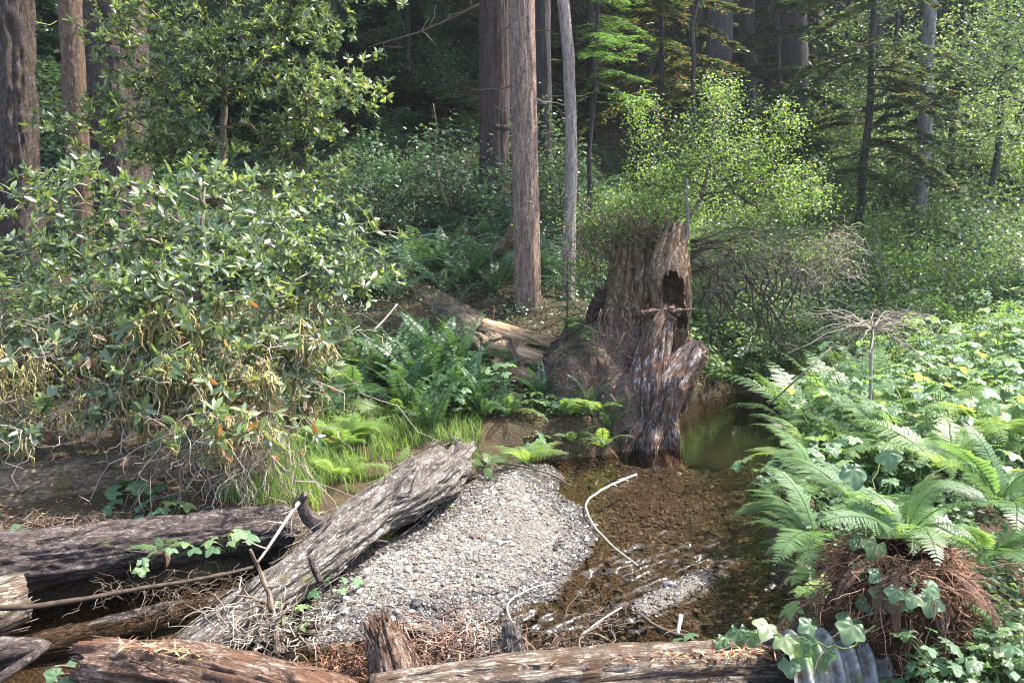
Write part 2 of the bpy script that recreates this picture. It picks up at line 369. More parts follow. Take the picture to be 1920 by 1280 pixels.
M = {}
G = lambda *c: tuple(c)
M['laurel'] = leafmat('laurel_leaf', [(0.0, (0.030, 0.058, 0.026)), (0.35, (0.068, 0.110, 0.038)), (0.7, (0.130, 0.180, 0.058)), (0.93, (0.21, 0.245, 0.085)), (1.0, (0.24, 0.09, 0.03))], 0.28, 0.38, 0.75)
M['oak_leaf'] = leafmat('evergreen_leaf', [(0.0, (0.026, 0.054, 0.026)), (0.5, (0.082, 0.125, 0.040)), (1.0, (0.205, 0.245, 0.070))], 0.30, 0.35, 0.6)
M['bright_leaf'] = leafmat('bright_leaf', [(0.0, (0.035, 0.08, 0.02)), (0.5, (0.075, 0.15, 0.03)), (1.0, (0.17, 0.22, 0.05))], 0.42, 0.45)
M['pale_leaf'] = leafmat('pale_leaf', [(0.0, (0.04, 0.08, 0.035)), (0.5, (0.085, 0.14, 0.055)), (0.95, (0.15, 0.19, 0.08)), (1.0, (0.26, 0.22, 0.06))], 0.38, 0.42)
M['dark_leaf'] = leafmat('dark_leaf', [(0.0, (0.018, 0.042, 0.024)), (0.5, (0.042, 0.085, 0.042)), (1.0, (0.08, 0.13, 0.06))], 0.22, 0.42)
M['needle'] = leafmat('conifer_needle', [(0.0, (0.014, 0.034, 0.016)), (0.6, (0.032, 0.068, 0.026)), (0.92, (0.05, 0.095, 0.03)), (1.0, (0.16, 0.075, 0.03))], 0.25, 0.5)
M['needle_bright'] = leafmat('redwood_needle', [(0.0, (0.03, 0.075, 0.02)), (0.6, (0.065, 0.14, 0.035)), (1.0, (0.12, 0.20, 0.05))], 0.38, 0.45)
M['needle_rust'] = leafmat('dead_needle', [(0.0, (0.045, 0.025, 0.015)), (1.0, (0.14, 0.078, 0.048))], 0.15, 0.8, 0.1, (1.1, .8, .6))
M['sword'] = leafmat('sword_fern_frond', [(0.0, (0.016, 0.048, 0.018)), (0.6, (0.036, 0.085, 0.030)), (1.0, (0.075, 0.13, 0.035))], 0.25, 0.42)
M['hillfern'] = leafmat('hillside_fern_frond', [(0.0, (0.030, 0.072, 0.042)), (0.6, (0.058, 0.12, 0.066)), (1.0, (0.09, 0.15, 0.08))], 0.25, 0.42)
M['lady'] = leafmat('lady_fern_frond', [(0.0, (0.045, 0.10, 0.030)), (0.6, (0.075, 0.145, 0.045)), (1.0, (0.12, 0.19, 0.05))], 0.42, 0.45)
M['ladylime'] = leafmat('lime_fern_frond', [(0.0, (0.075, 0.14, 0.03)), (0.6, (0.12, 0.20, 0.04)), (1.0, (0.20, 0.25, 0.06))], 0.45, 0.5)
M['palm'] = leafmat('lobed_leaf', [(0.0, (0.045, 0.10, 0.045)), (0.55, (0.08, 0.15, 0.065)), (0.9, (0.13, 0.20, 0.07)), (1.0, (0.22, 0.22, 0.05))], 0.40, 0.52, 0.4)
M['vine'] = leafmat('vine_leaf', [(0.0, (0.035, 0.078, 0.028)), (0.6, (0.068, 0.120, 0.044)), (1.0, (0.13, 0.175, 0.065))], 0.30, 0.45, 0.5)
M['coltsfoot'] = leafmat('pale_lobed_leaf', [(0.0, (0.10, 0.17, 0.05)), (1.0, (0.17, 0.24, 0.08))], 0.45, 0.5)
M['grass'] = leafmat('grass_blade', [(0.0, (0.045, 0.10, 0.02)), (0.6, (0.085, 0.16, 0.03)), (1.0, (0.17, 0.20, 0.06))], 0.40, 0.5, 0.35)
M['drygrass'] = leafmat('dry_grass', [(0.0, (0.13, 0.11, 0.05)), (1.0, (0.30, 0.26, 0.14))], 0.3, 0.7, 0.2, (1, .9, .7))
M['moss'] = leafmat('hanging_moss', [(0.0, (0.17, 0.13, 0.045)), (0.6, (0.30, 0.24, 0.09)), (1.0, (0.42, 0.35, 0.15))], 0.2, 0.9, 0.1, (1, .95, .7))
M['deadleaf'] = leafmat('dead_leaf', [(0.0, (0.13, 0.05, 0.025)), (0.6, (0.24, 0.11, 0.05)), (0.9, (0.34, 0.22, 0.12)), (1.0, (0.5, 0.38, 0.06))], 0.15, 0.6, 0.3, (1.1, .8, .6))
M['rhizome'] = leafmat('dead_fern_mat', [(0.0, (0.060, 0.024, 0.012)), (0.6, (0.19, 0.080, 0.036)), (1.0, (0.36, 0.19, 0.10))], 0.1, 0.65, 0.3, (1, .8, .6))
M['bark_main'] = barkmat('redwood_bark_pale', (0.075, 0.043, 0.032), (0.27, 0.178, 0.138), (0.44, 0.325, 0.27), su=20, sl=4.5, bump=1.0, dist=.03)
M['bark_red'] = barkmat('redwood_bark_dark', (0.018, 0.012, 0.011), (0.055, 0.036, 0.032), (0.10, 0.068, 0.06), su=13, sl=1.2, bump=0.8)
M['bark_far'] = barkmat('far_bark', (0.016, 0.013, 0.014), (0.042, 0.035, 0.036), (0.075, 0.062, 0.062), su=9, sl=1.0, bump=0.6)
M['bark_brown'] = barkmat('brown_scaly_bark', (0.032, 0.020, 0.014), (0.105, 0.067, 0.046), (0.19, 0.128, 0.095), (0.10, 0.080, 0.035), 0.3, su=22, sl=10)
M['bark_fir'] = barkmat('furrowed_fir_bark', (0.022, 0.016, 0.014), (0.088, 0.064, 0.055), (0.18, 0.145, 0.13), (0.085, 0.06, 0.03), 0.35, su=14, sl=5.0, bump=1.0, dist=.05)
M['bark_grey'] = barkmat('grey_bark', (0.05, 0.043, 0.042), (0.15, 0.13, 0.125), (0.27, 0.245, 0.235), su=18, sl=4)
M['bark_slim'] = barkmat('slim_pale_bark', (0.085, 0.064, 0.056), (0.26, 0.205, 0.185), (0.42, 0.36, 0.33), su=24, sl=5, patch=None)
M['log_grey'] = barkmat('weathered_log_bark', (0.020, 0.016, 0.014), (0.105, 0.088, 0.077), (0.29, 0.26, 0.235), (0.085, 0.085, 0.03), 0.14, su=16, sl=3.4, cap=(0.30, 0.27, 0.24), bump=1.0)
M['log_dark'] = barkmat('dark_wet_bark', (0.012, 0.009, 0.009), (0.070, 0.052, 0.046), (0.16, 0.13, 0.118), (0.07, 0.07, 0.025), 0.1, su=14, sl=3.5, cap=(0.25, 0.2, 0.16), bump=1.0)
M['log_brown'] = barkmat('brown_log_bark', (0.035, 0.023, 0.015), (0.14, 0.10, 0.068), (0.27, 0.21, 0.15), (0.11, 0.10, 0.035), 0.25, su=12, sl=4, cap=(0.35, 0.22, 0.12), bump=0.9)
M['log_rot'] = barkmat('rotten_red_wood', (0.025, 0.014, 0.010), (0.12, 0.072, 0.048), (0.33, 0.245, 0.19), None, 0, su=17, sl=2.0, cap=(0.26, 0.15, 0.09), bump=1.0, patch=(0.125, 0.062, 0.036))
M['log_tan'] = barkmat('bare_tan_wood', (0.026, 0.018, 0.013), (0.12, 0.088, 0.065), (0.32, 0.27, 0.22), (0.085, 0.052, 0.032), 0.4, su=14, sl=1.6, cap=(0.35, 0.24, 0.15), bump=0.9)
M['wood_split'] = barkmat('split_heartwood', (0.09, 0.052, 0.028), (0.30, 0.19, 0.11), (0.50, 0.36, 0.24), su=10, sl=1.0, cap=(0.42, 0.28, 0.17), bump=0.6)
M['stump'] = barkmat('stump_wood', (0.032, 0.019, 0.012), (0.235, 0.150, 0.092), (0.43, 0.31, 0.205), (0.18, 0.092, 0.046), 0.4, su=9, sl=4.5, cap=(0.12, 0.08, 0.055), bump=1.0, dist=0.04)
M['slab'] = barkmat('weathered_root_wood', (0.018, 0.011, 0.010), (0.17, 0.112, 0.090), (0.56, 0.49, 0.44), (0.16, 0.075, 0.042), 0.45, su=12, sl=1.8, cap=(0.22, 0.14, 0.09), bump=1.0, dist=0.03)
M['soil'] = barkmat('root_soil', (0.03, 0.02, 0.014), (0.115, 0.080, 0.058), (0.24, 0.18, 0.14), (0.12, 0.066, 0.042), 0.3, su=14, sl=14, bump=1.0)
M['mat_core'] = barkmat('root_mat_core', (0.022, 0.012, 0.008), (0.08, 0.038, 0.020), (0.16, 0.085, 0.05), su=20, sl=20, bump=1.0)
M['twig'] = twigmat('grey_twig', (0.07, 0.052, 0.040), (0.31, 0.255, 0.205))
M['twig_brown'] = twigmat('brown_twig', (0.035, 0.024, 0.017), (0.15, 0.11, 0.08))
M['twig_white'] = twigmat('bleached_stick', (0.34, 0.29, 0.24), (0.66, 0.60, 0.54))
M['twig_moss'] = twigmat('mossy_branch', (0.08, 0.065, 0.025), (0.26, 0.22, 0.07))
M['stem_green'] = twigmat('green_stem', (0.06, 0.10, 0.03), (0.15, 0.18, 0.06))
M['root_fibre'] = twigmat('root_fibre', (0.08, 0.04, 0.028), (0.30, 0.19, 0.14))
def stonemat(name, stops, rough, spec=0.4):
    m, nt, out = newmat(name); L = nt.links
    a = attr(nt, 'rnd'); r = ramp(nt, stops, a.outputs['Fac'])
    g = nt.nodes.new('ShaderNodeNewGeometry'); n = nd(nt, 'ShaderNodeTexNoise', Scale=90.0, Detail=4.0); L.new(g.outputs['Position'], n.inputs['Vector'])
    mm = nd(nt, 'ShaderNodeMix', data_type='RGBA', blend_type='MULTIPLY'); mm.inputs[0].default_value = 0.5; L.new(r.outputs[0], mm.inputs[6]); L.new(n.outputs['Fac'], mm.inputs[7])
    p = nd(nt, 'ShaderNodeBsdfPrincipled', Roughness=rough); p.inputs['Specular IOR Level'].default_value = spec; L.new(mm.outputs[2], p.inputs['Base Color']); L.new(p.outputs[0], out.inputs[0]); return m
M['stone'] = stonemat('dry_gravel', [(0.0, (0.055, 0.044, 0.036)), (0.4, (0.165, 0.142, 0.120)), (0.8, (0.31, 0.275, 0.24)), (1.0, (0.60, 0.55, 0.50))], 0.8)
M['stone_wet'] = stonemat('wet_gravel', [(0.0, (0.03, 0.024, 0.022)), (0.5, (0.075, 0.062, 0.056)), (1.0, (0.17, 0.15, 0.14))], 0.3, 0.6)
M['stone_bed'] = stonemat('streambed_gravel', [(0.0, (0.026, 0.018, 0.012)), (0.5, (0.062, 0.043, 0.028)), (0.9, (0.12, 0.088, 0.062)), (1.0, (0.26, 0.22, 0.175))], 0.7)
# ground: litter, gravel bar, stream bed by the masks stored on its points
def groundmat():
    m, nt, out = newmat('forest_ground'); L = nt.links
    g = nt.nodes.new('ShaderNodeNewGeometry'); msk = attr(nt, 'co')
    n1 = nd(nt, 'ShaderNodeTexNoise', Scale=6.0, Detail=10.0, Roughness=0.75); L.new(g.outputs['Position'], n1.inputs['Vector'])
    n2 = nd(nt, 'ShaderNodeTexNoise', Scale=55.0, Detail=5.0); L.new(g.outputs['Position'], n2.inputs['Vector'])
    vo = nd(nt, 'ShaderNodeTexVoronoi', Scale=42.0); L.new(g.outputs['Position'], vo.inputs['Vector'])
    lit = ramp(nt, [(0.3, (0.020, 0.014, 0.009)), (0.5, (0.058, 0.040, 0.024)), (0.62, (0.045, 0.048, 0.020)), (0.75, (0.11, 0.075, 0.045))], n1.outputs[0])
    grv = ramp(nt, [(0.25, (0.06, 0.050, 0.042)), (0.75, (0.20, 0.175, 0.15))], n2.outputs[0])
    bed = ramp(nt, [(0.3, (0.024, 0.017, 0.011)), (0.7, (0.066, 0.045, 0.029))], n2.outputs[0])
    sp = nt.nodes.new('ShaderNodeSeparateXYZ'); L.new(msk.outputs['Vector'], sp.inputs[0])
    deep_dark = ramp(nt, [(0.3, (0.004, 0.005, 0.003)), (0.7, (0.010, 0.011, 0.006))], n2.outputs[0])  # near-black pool bed colour stands in for light lost in deep water
    c = lit.outputs[0]
    for k, r in ((0, grv), (1, bed), (2, deep_dark)):
        mm = nd(nt, 'ShaderNodeMix', data_type='RGBA'); L.new(sp.outputs[k], mm.inputs[0]); L.new(c, mm.inputs[6]); L.new(r.outputs[0], mm.inputs[7]); c = mm.outputs[2]
    p = nd(nt, 'ShaderNodeBsdfPrincipled', Roughness=0.92); p.inputs['Specular IOR Level'].default_value = 0.15; L.new(c, p.inputs['Base Color'])
    ad = nd(nt, 'ShaderNodeMath', operation='ADD'); L.new(n1.outputs[0], ad.inputs[0]); L.new(vo.outputs['Distance'], ad.inputs[1])
    b = nd(nt, 'ShaderNodeBump', Strength=0.8, Distance=0.03); L.new(ad.outputs[0], b.inputs['Height']); L.new(b.outputs[0], p.inputs['Normal'])
    L.new(p.outputs[0], out.inputs[0]); return m
M['ground'] = groundmat()
def watermat():
    m, nt, out = newmat('creek_water'); L = nt.links
    g = nt.nodes.new('ShaderNodeNewGeometry'); mp = nd(nt, 'ShaderNodeMapping'); mp.inputs['Scale'].default_value = (5, 9, 5); L.new(g.outputs['Position'], mp.inputs[0])
    n = nd(nt, 'ShaderNodeTexNoise', Scale=1.0, Detail=4.0, Roughness=0.55, Distortion=0.6); L.new(mp.outputs[0], n.inputs['Vector'])
    b = nd(nt, 'ShaderNodeBump', Strength=0.30, Distance=0.05); L.new(n.outputs[0], b.inputs['Height'])
    sy = nt.nodes.new('ShaderNodeSeparateXYZ'); L.new(g.outputs['Position'], sy.inputs[0]); mr = nd(nt, 'ShaderNodeMapRange'); L.new(sy.outputs[1], mr.inputs[0])   # the pool is calmer than the run
    for k_, v_ in ((1, 8.6), (2, 10.4), (3, .30), (4, .035)): mr.inputs[k_].default_value = v_
    L.new(mr.outputs[0], b.inputs['Strength'])
    fr = nd(nt, 'ShaderNodeFresnel', IOR=1.33); L.new(b.outputs[0], fr.inputs['Normal'])
    t = nt.nodes.new('ShaderNodeBsdfTransparent'); t.inputs[0].default_value = (0.77, 0.70, 0.59, 1)
    gl = nd(nt, 'ShaderNodeBsdfGlossy', Roughness=0.05); L.new(b.outputs[0], gl.inputs['Normal'])
    mx = nt.nodes.new('ShaderNodeMixShader'); L.new(fr.outputs[0], mx.inputs[0]); L.new(t.outputs[0], mx.inputs[1]); L.new(gl.outputs[0], mx.inputs[2])
    L.new(mx.outputs[0], out.inputs[0]); return m
M['water'] = watermat()
def pipemat():
    m, nt, out = newmat('galvanised_steel'); L = nt.links
    co = attr(nt, 'co'); n = nd(nt, 'ShaderNodeTexNoise', Scale=9.0, Detail=9.0, Roughness=0.75); L.new(co.outputs['Vector'], n.inputs['Vector'])
    r = ramp(nt, [(0.40, (0.085, 0.05, 0.03)), (0.5, (0.17, 0.165, 0.155)), (0.62, (0.29, 0.295, 0.29)), (0.78, (0.40, 0.41, 0.40))], n.outputs[0])
    n2 = nd(nt, 'ShaderNodeTexNoise', Scale=3.5, Detail=4.0); L.new(co.outputs['Vector'], n2.inputs['Vector'])
    rg = ramp(nt, [(0.55, (0, 0, 0)), (0.68, (1, 1, 1))], n2.outputs[0])
    mm = nd(nt, 'ShaderNodeMix', data_type='RGBA'); L.new(rg.outputs[0], mm.inputs[0]); L.new(r.outputs[0], mm.inputs[6]); mm.inputs[7].default_value = (0.10, 0.17, 0.06, 1)
    p = nd(nt, 'ShaderNodeBsdfPrincipled', Roughness=0.6, Metallic=0.15); L.new(mm.outputs[2], p.inputs['Base Color']); L.new(p.outputs[0], out.inputs[0]); return m
M['pipe'] = pipemat()

# ------------------------------------------------------------------ the setting: ground, water, gravel
CTRL = np.array([(-6,3.2,.5),(-3,3.5,.30),(0,3.7,.30),(1.5,4.0,.40),(2.5,4.6,.55),(3.4,5.6,.62),(3.1,7,.42),(3.7,9,.38),(4.7,11,.40),(5.6,13,.30),(6.2,15,.5),(3.6,15.6,.25),
 (0,0,1.4),(-6,0,1.4),(6,0,1.7),(6,4,1.2),(9,7,1.1),(9,12,1.2),(12,18,1.8),(12,24,3.0),(8,20,1.4),(18,32,6.5),(5,20,1.3),(6,26,3.2),(8,34,7),(30,30,6),
 (-7,6.5,.8),(-4,7.5,.5),(-2.2,8.2,.35),(-1.2,9.6,.38),(0,10.7,.45),(1.2,11.3,.65),(-1,12,.95),(-3,11,.85),(-6,10,1.1),(0.4,13.5,1.70),(-3,14.5,1.8),(-7,14,2.3),(1.8,14,1.5),(3,17,1.3),
 (-0.25,20,3.6),(-6,20,4.5),(3,20,2.6),(-12,12,2.6),(-14,22,7),(-12,30,11),(0,30,9.5),(4,32,8.5),(12,40,10),(-40,30,14),(-40,60,30),(0,60,27),(40,60,22),(40,30,8),(-40,0,4),(40,0,4),
 (-50,-40,2),(50,-40,2),(0,-40,1.4),(0,45,18.5),(20,45,14),(-20,45,19),(0,90,34),(60,90,30),(-60,90,36)], float)
def _tps(r): return np.where(r > 1e-9, r * r * np.log(np.maximum(r, 1e-9)), 0)
_n = len(CTRL); _K = _tps(np.linalg.norm(CTRL[:, None, :2] - CTRL[None, :, :2], axis=2)) + np.eye(_n) * 0.02
_Pm = np.hstack([np.ones((_n, 1)), CTRL[:, :2]])
_A = np.block([[_K, _Pm], [_Pm.T, np.zeros((3, 3))]]); _W = np.linalg.solve(_A, np.concatenate([CTRL[:, 2], [0, 0, 0]]))
def bank(X, Y):
    X = np.asarray(X, float); Y = np.asarray(Y, float); r = np.zeros(X.shape)
    for k in range(_n): r = r + _W[k] * _tps(np.hypot(X - CTRL[k, 0], Y - CTRL[k, 1]))
    return r + _W[_n] + _W[_n + 1] * X + _W[_n + 2] * Y
CREEK = [(2.30,11.1),(2.7,12.4),(3.1,13.6),(4.2,14.3),(5.2,13.6),(4.6,12.2),(3.6,10.6),(3.05,9.4),(2.75,8.2),(2.35,7.0),(2.25,6.1),(1.75,5.2),(1.0,4.75),(-0.5,4.55),(-1.8,4.45),(-3.5,4.2),(-7.5,4.0),(-7.5,6.2),(-4.2,6.05),(-2.7,6.45),(-1.75,7.3),(-0.75,9.0),(-0.05,10.05),(1.0,10.25),(1.75,10.75)]
BAR = [gnd(px, py)[:2] for px, py in [(575,1125),(640,1060),(790,985),(850,930),(905,885),(960,868),(1030,872),(1052,895),(1040,925),(1085,950),(1108,985),(1108,1030),(1075,1075),(1040,1120),(985,1150),(900,1172),(800,1190),(690,1200),(590,1210)]]
BAR2 = [gnd(px, py)[:2] for px, py in [(1180,1135),(1250,1095),(1320,1068),(1345,1078),(1330,1100),(1260,1140),(1200,1160)]]
def sdf(X, Y, poly):
    """signed distance, positive inside"""
    poly = np.asarray(poly, float); D = np.full(X.shape, 1e9); ins = np.zeros(X.shape, bool); m = len(poly)
    for k in range(m):
        ax, ay = poly[k]; bx, by = poly[(k + 1) % m]; ex, ey = bx - ax, by - ay
        t = np.clip(((X - ax) * ex + (Y - ay) * ey) / (ex * ex + ey * ey), 0, 1)
        D = np.minimum(D, np.hypot(X - ax - t * ex, Y - ay - t * ey))
        c = ((ay > Y) != (by > Y)) & (X < ex * (Y - ay) / (ey if abs(ey) > 1e-9 else 1e-9) + ax); ins ^= c
    return np.where(ins, D, -D)
def n2(X, Y, s, seed, oct=3): return fbm(np.stack([X * s, Y * s, np.zeros_like(X) + 0.37], -1), seed, oct) - 0.5
def height(X, Y, full=False):
    X = np.asarray(X, float); Y = np.asarray(Y, float)
    b = bank(X, Y) + n2(X, Y, 0.7, 3) * 0.35 * sstep(12, 18, Y) + n2(X, Y, 2.2, 4) * 0.12 + n2(X, Y, 7, 5) * 0.04
    b = np.maximum(b, 0.10 + 0.1 * n2(X, Y, 3, 6))
    wob = n2(X, Y, 2.5, 7) * 0.25
    dc = sdf(X, Y, CREEK) + wob
    bed = -0.14 - 0.16 * sstep(0.1, 1.2, dc) - 0.45 * sstep(10.2, 11.5, Y) + n2(X, Y, 5, 8) * 0.05
    h = b + (bed - b) * sstep(-0.35, 0.18, dc)
    d1 = sdf(X, Y, BAR) + n2(X, Y, 4, 9) * 0.12; d2 = sdf(X, Y, BAR2) + n2(X, Y, 5, 10) * 0.05
    hb = -0.14 + 0.155 * sstep(-0.22, 0.04, d1) + 0.13 * sstep(0.02, 0.8, d1) + n2(X, Y, 3, 11) * 0.05 * sstep(0, .3, d1)
    hb2 = -0.14 + 0.165 * sstep(-0.2, 0.05, d2) + 0.02 * sstep(0.03, 0.2, d2)
    h = np.maximum(h, np.where(d1 > -0.22, hb, -9)); h = np.maximum(h, np.where(d2 > -0.2, hb2, -9))
    if full: return h, dc, d1, d2
    return h
def hz(x, y): return float(height(np.array([x]), np.array([y]))[0])
def axis(a, b, fine, far0, far1):
    c = list(np.arange(a, b, fine)); x = b; s = fine
    while x < far1: c.append(x); s *= 1.12; x += s
    x = a; s = fine
    lo = []
    while x > far0: s *= 1.12; x -= s; lo.append(x)
    return np.array(lo[::-1] + c)
XS = axis(-5.5, 5.0, 0.058, -70, 70); YS = axis(3.6, 12.5, 0.055, -40, 95)
GX, GY = np.meshgrid(XS, YS)
GH, gdc, gd1, gd2 = height(GX, GY, True)
g_grav = np.maximum(sstep(-0.05, 0.08, gd1), sstep(-0.05, 0.05, gd2)); g_bed = sstep(-0.05, 0.05, gdc) * (1 - g_grav)
mb = MB(); nx = len(XS); ny = len(YS)
ii = (np.arange(ny - 1)[:, None] * nx + np.arange(nx - 1)[None]).ravel()
mb.add(np.stack([GX, GY, GH], -1).reshape(-1, 3), None, np.stack([ii, ii + 1, ii + nx + 1, ii + nx], 1), 0.5, np.stack([g_grav, g_bed, g_bed * sstep(9.9, 10.9, GY)], -1).reshape(-1, 3))
ground = tag(mb.build('ground', M['ground']), kind='structure')

# creek water: calm pool behind, riffles down to the left
wx = np.concatenate([np.arange(-7.8, -1.7, .12), np.arange(-1.7, 2.4, .02), np.arange(2.4, 5.7, .1)]); wy = np.concatenate([np.arange(3.9, 4.8, .1), np.arange(4.8, 7.8, .02), np.arange(7.8, 14.9, .07)]); WX, WY = np.meshgrid(wx, wy)
FL = unit(np.array([-0.78, -0.62])); FN = np.array([-FL[1], FL[0]])
wu = WX * FL[0] + WY * FL[1]; wv = WX * FN[0] + WY * FN[1]
rif = np.exp(-(((WX - 1.25) / 1.0) ** 2 + ((WY - 6.75) / 0.55) ** 2)) + np.exp(-(((WX - 0.35) / 0.75) ** 2 + ((WY - 5.85) / 0.38) ** 2)) * 1.15 + 0.8 * np.exp(-(((WX + 0.8) / 0.8) ** 2 + ((WY - 5.15) / 0.25) ** 2)) + 0.35 * np.exp(-(((WX - 1.9) / 0.5) ** 2 + ((WY - 6.2) / 0.6) ** 2))
rif = rif + .45 * np.exp(-(((WX - 1.7) / .5) ** 2 + ((WY - 7.6) / .7) ** 2)); rif = np.minimum(rif, 1.1)
q = np.stack([wu * 3.2 + 1.2 * n2(WX, WY, 2.0, 45), wv * 8.0, 0 * wu], -1)
WZ = rif * 0.052 * (.6 - np.abs(2 * fbm(q, 41, 2) - 1) * 2) + rif * 0.016 * (fbm(np.stack([wu * 9, wv * 19, 0 * wu], -1), 43, 2) - 0.5) + 0.0035 * (fbm(np.stack([WX * 3, WY * 6, 0 * WX], -1), 44, 2) - 0.5) * sstep(11, 9, WY)
WH = height(WX, WY); keep = (WH < 0.06)
kq = keep[:-1, :-1] | keep[1:, :-1] | keep[:-1, 1:] | keep[1:, 1:]
nxw = len(wx); jj = (np.arange(len(wy) - 1)[:, None] * nxw + np.arange(nxw - 1)[None])[kq]
Qw = np.stack([jj, jj + 1, jj + nxw + 1, jj + nxw], 1); used = np.unique(Qw); rm = np.zeros(WX.size, int); rm[used] = np.arange(len(used))
mb = MB(); mb.add(np.stack([WX, WY, WZ], -1).reshape(-1, 3)[used], None, rm[Qw]); tag(mb.build('water', M['water']), kind='structure')

# gravel: thousands of pebbles on the bar, wet at its edge, brown on the bed
phi = (1 + 5 ** 0.5) / 2
ICO_V = unit(np.array([[-1, phi, 0], [1, phi, 0], [-1, -phi, 0], [1, -phi, 0], [0, -1, phi], [0, 1, phi], [0, -1, -phi], [0, 1, -phi], [phi, 0, -1], [phi, 0, 1], [-phi, 0, -1], [-phi, 0, 1]]))
ICO_T = np.array([[0, 11, 5], [0, 5, 1], [0, 1, 7], [0, 7, 10], [0, 10, 11], [1, 5, 9], [5, 11, 4], [11, 10, 2], [10, 7, 6], [7, 1, 8], [3, 9, 4], [3, 4, 2], [3, 2, 6], [3, 6, 8], [3, 8, 9], [4, 9, 5], [2, 4, 11], [6, 2, 10], [8, 6, 7], [9, 8, 1]])
OCT_V = np.array([[1, 0, 0], [-1, 0, 0], [0, 1, 0], [0, -1, 0], [0, 0, 1], [0, 0, -1.]]); OCT_T = np.array([[0, 2, 4], [2, 1, 4], [1, 3, 4], [3, 0, 4], [2, 0, 5], [1, 2, 5], [3, 1, 5], [0, 3, 5]])
def pebbles(mb, P, R, rnd, mi=0, small=False):
    TV, TT = (OCT_V, OCT_T) if small else (ICO_V, ICO_T); nv = len(TV)
    n = len(P); V = TV[None] * (1 + 0.35 * (rng.random((n, nv, 1)) - 0.5)) + (rng.normal(size=(n, nv, 3)) * .22 if small else 0); S = np.stack([rng.uniform(.8, 1.5, n), rng.uniform(.7, 1.1, n), rng.uniform(.35, .65, n)], -1)
    V = V * S[:, None]; a = rng.random(n) * 6.28; b = rng.normal(size=n) * 0.35
    c, s = np.cos(a)[:, None], np.sin(a)[:, None]; cb, sb = np.cos(b)[:, None], np.sin(b)[:, None]
    x, y, z = V[..., 0], V[..., 1], V[..., 2]; y, z = y * cb - z * sb, y * sb + z * cb; x, y = x * c - y * s, x * s + y * c
    V = np.stack([x, y, z], -1) * R[:, None, None] + P[:, None]
    mb.add(V.reshape(-1, 3), (TT[None] + (np.arange(n) * nv)[:, None, None]).reshape(-1, 3), None, np.repeat(rnd, nv), None, 0.0, mi)
def scatter(n, x0, x1, y0, y1):
    X = rng.uniform(x0, x1, n); Y = rng.uniform(y0, y1, n); h, dc, d1, d2 = height(X, Y, True); return X, Y, h, dc, d1, d2
X, Y, h, dc, d1, d2 = scatter(120000, -2.4, 2.2, 5.0, 10.3)
dd = np.maximum(d1, d2); edge = n2(X, Y, 1.7, 91) * 0.35
k = (dd > -0.02) & (rng.random(len(X)) < 1.15 - 0.1 * (Y - 5)); X, Y, h, d1, d2, dd, edge = X[k], Y[k], h[k], d1[k], d2[k], dd[k], edge[k]
R = np.where(rng.random(len(X)) < .16, rng.gamma(4.0, 0.0030, len(X)) + 0.004, rng.gamma(4.0, 0.0013, len(X)) + 0.0028)
sandy = n2(X, Y, 1.1, 93) + .5 * n2(X, Y, 4, 94) > .13
k = ~(sandy & (rng.random(len(X)) < .62)); X, Y, h, d1, d2, dd, edge, R = X[k], Y[k], h[k], d1[k], d2[k], dd[k], edge[k], R[k]
wet = (h < 0.062 + 0.10 * edge) | ((d2 > d1)) | ((Y < 6.4) & (X > -0.9) & (d1 + edge * 1.6 < 0.42) & (Y < 6.2 + edge))
mb = MB(); tint_ = n2(X, Y, 1.6, 95) * .25
for w_, mi_ in ((~wet, 0), (wet, 1)):
    for big_ in (False, True):
        k = w_ & ((R > .016) == big_); pebbles(mb, np.stack([X, Y, h + R * 0.15], -1)[k], R[k], np.clip(rng.normal(0.5, 0.24, k.sum()) + tint_[k], 0, 1), mi_, not big_)
X, Y, h, dc, d1, d2 = scatter(26000, -3.0, 3.4, 4.7, 10.6)
k = (dc > -0.05) & (np.maximum(d1, d2) < 0.02) & (rng.random(len(X)) < 0.85); X, Y, h = X[k], Y[k], h[k]; R = rng.gamma(3.0, 0.0050, len(X)) + 0.006
pebbles(mb, np.stack([X, Y, h + R * 0.1], -1), R, np.clip(rng.normal(0.45, 0.25, len(X)), 0, 1), 2, True)
tag(mb.build('gravel', [M['stone'], M['stone_wet'], M['stone_bed']], None, False), 'loose gravel of the creek bar and the brown stream bed', None, None, 'stuff')
# bigger stones, each its own thing
stone_me = []
for k in range(8):
    mbs = MB(); pebbles(mbs, np.zeros((1, 3)), np.array([1.0]), np.array([0.3 + 0.09 * k])); stone_me.append(mbs.mesh('stone', M['stone'] if k < 6 else M['stone_wet'], False))
X, Y, h, dc, d1, d2 = scatter(900, -1.8, 1.0, 5.3, 9.5); k = (d1 > 0.05); X, Y, h = X[k][:70], Y[k][:70], h[k][:70]
for x, y, z in zip(X, Y, h):
    o = link('stone', random.choice(stone_me)); r = random.uniform(0.020, 0.036) * (1.3 if y < 6.3 else 1); o.location = (x, y, z + r * 0.2); o.rotation_euler = (0, 0, random.random() * 6.28); o.scale = (r, r, r)
    tag(o, 'larger pale stone lying loose on the gravel bar', 'stone', 'larger stones on the gravel bar')

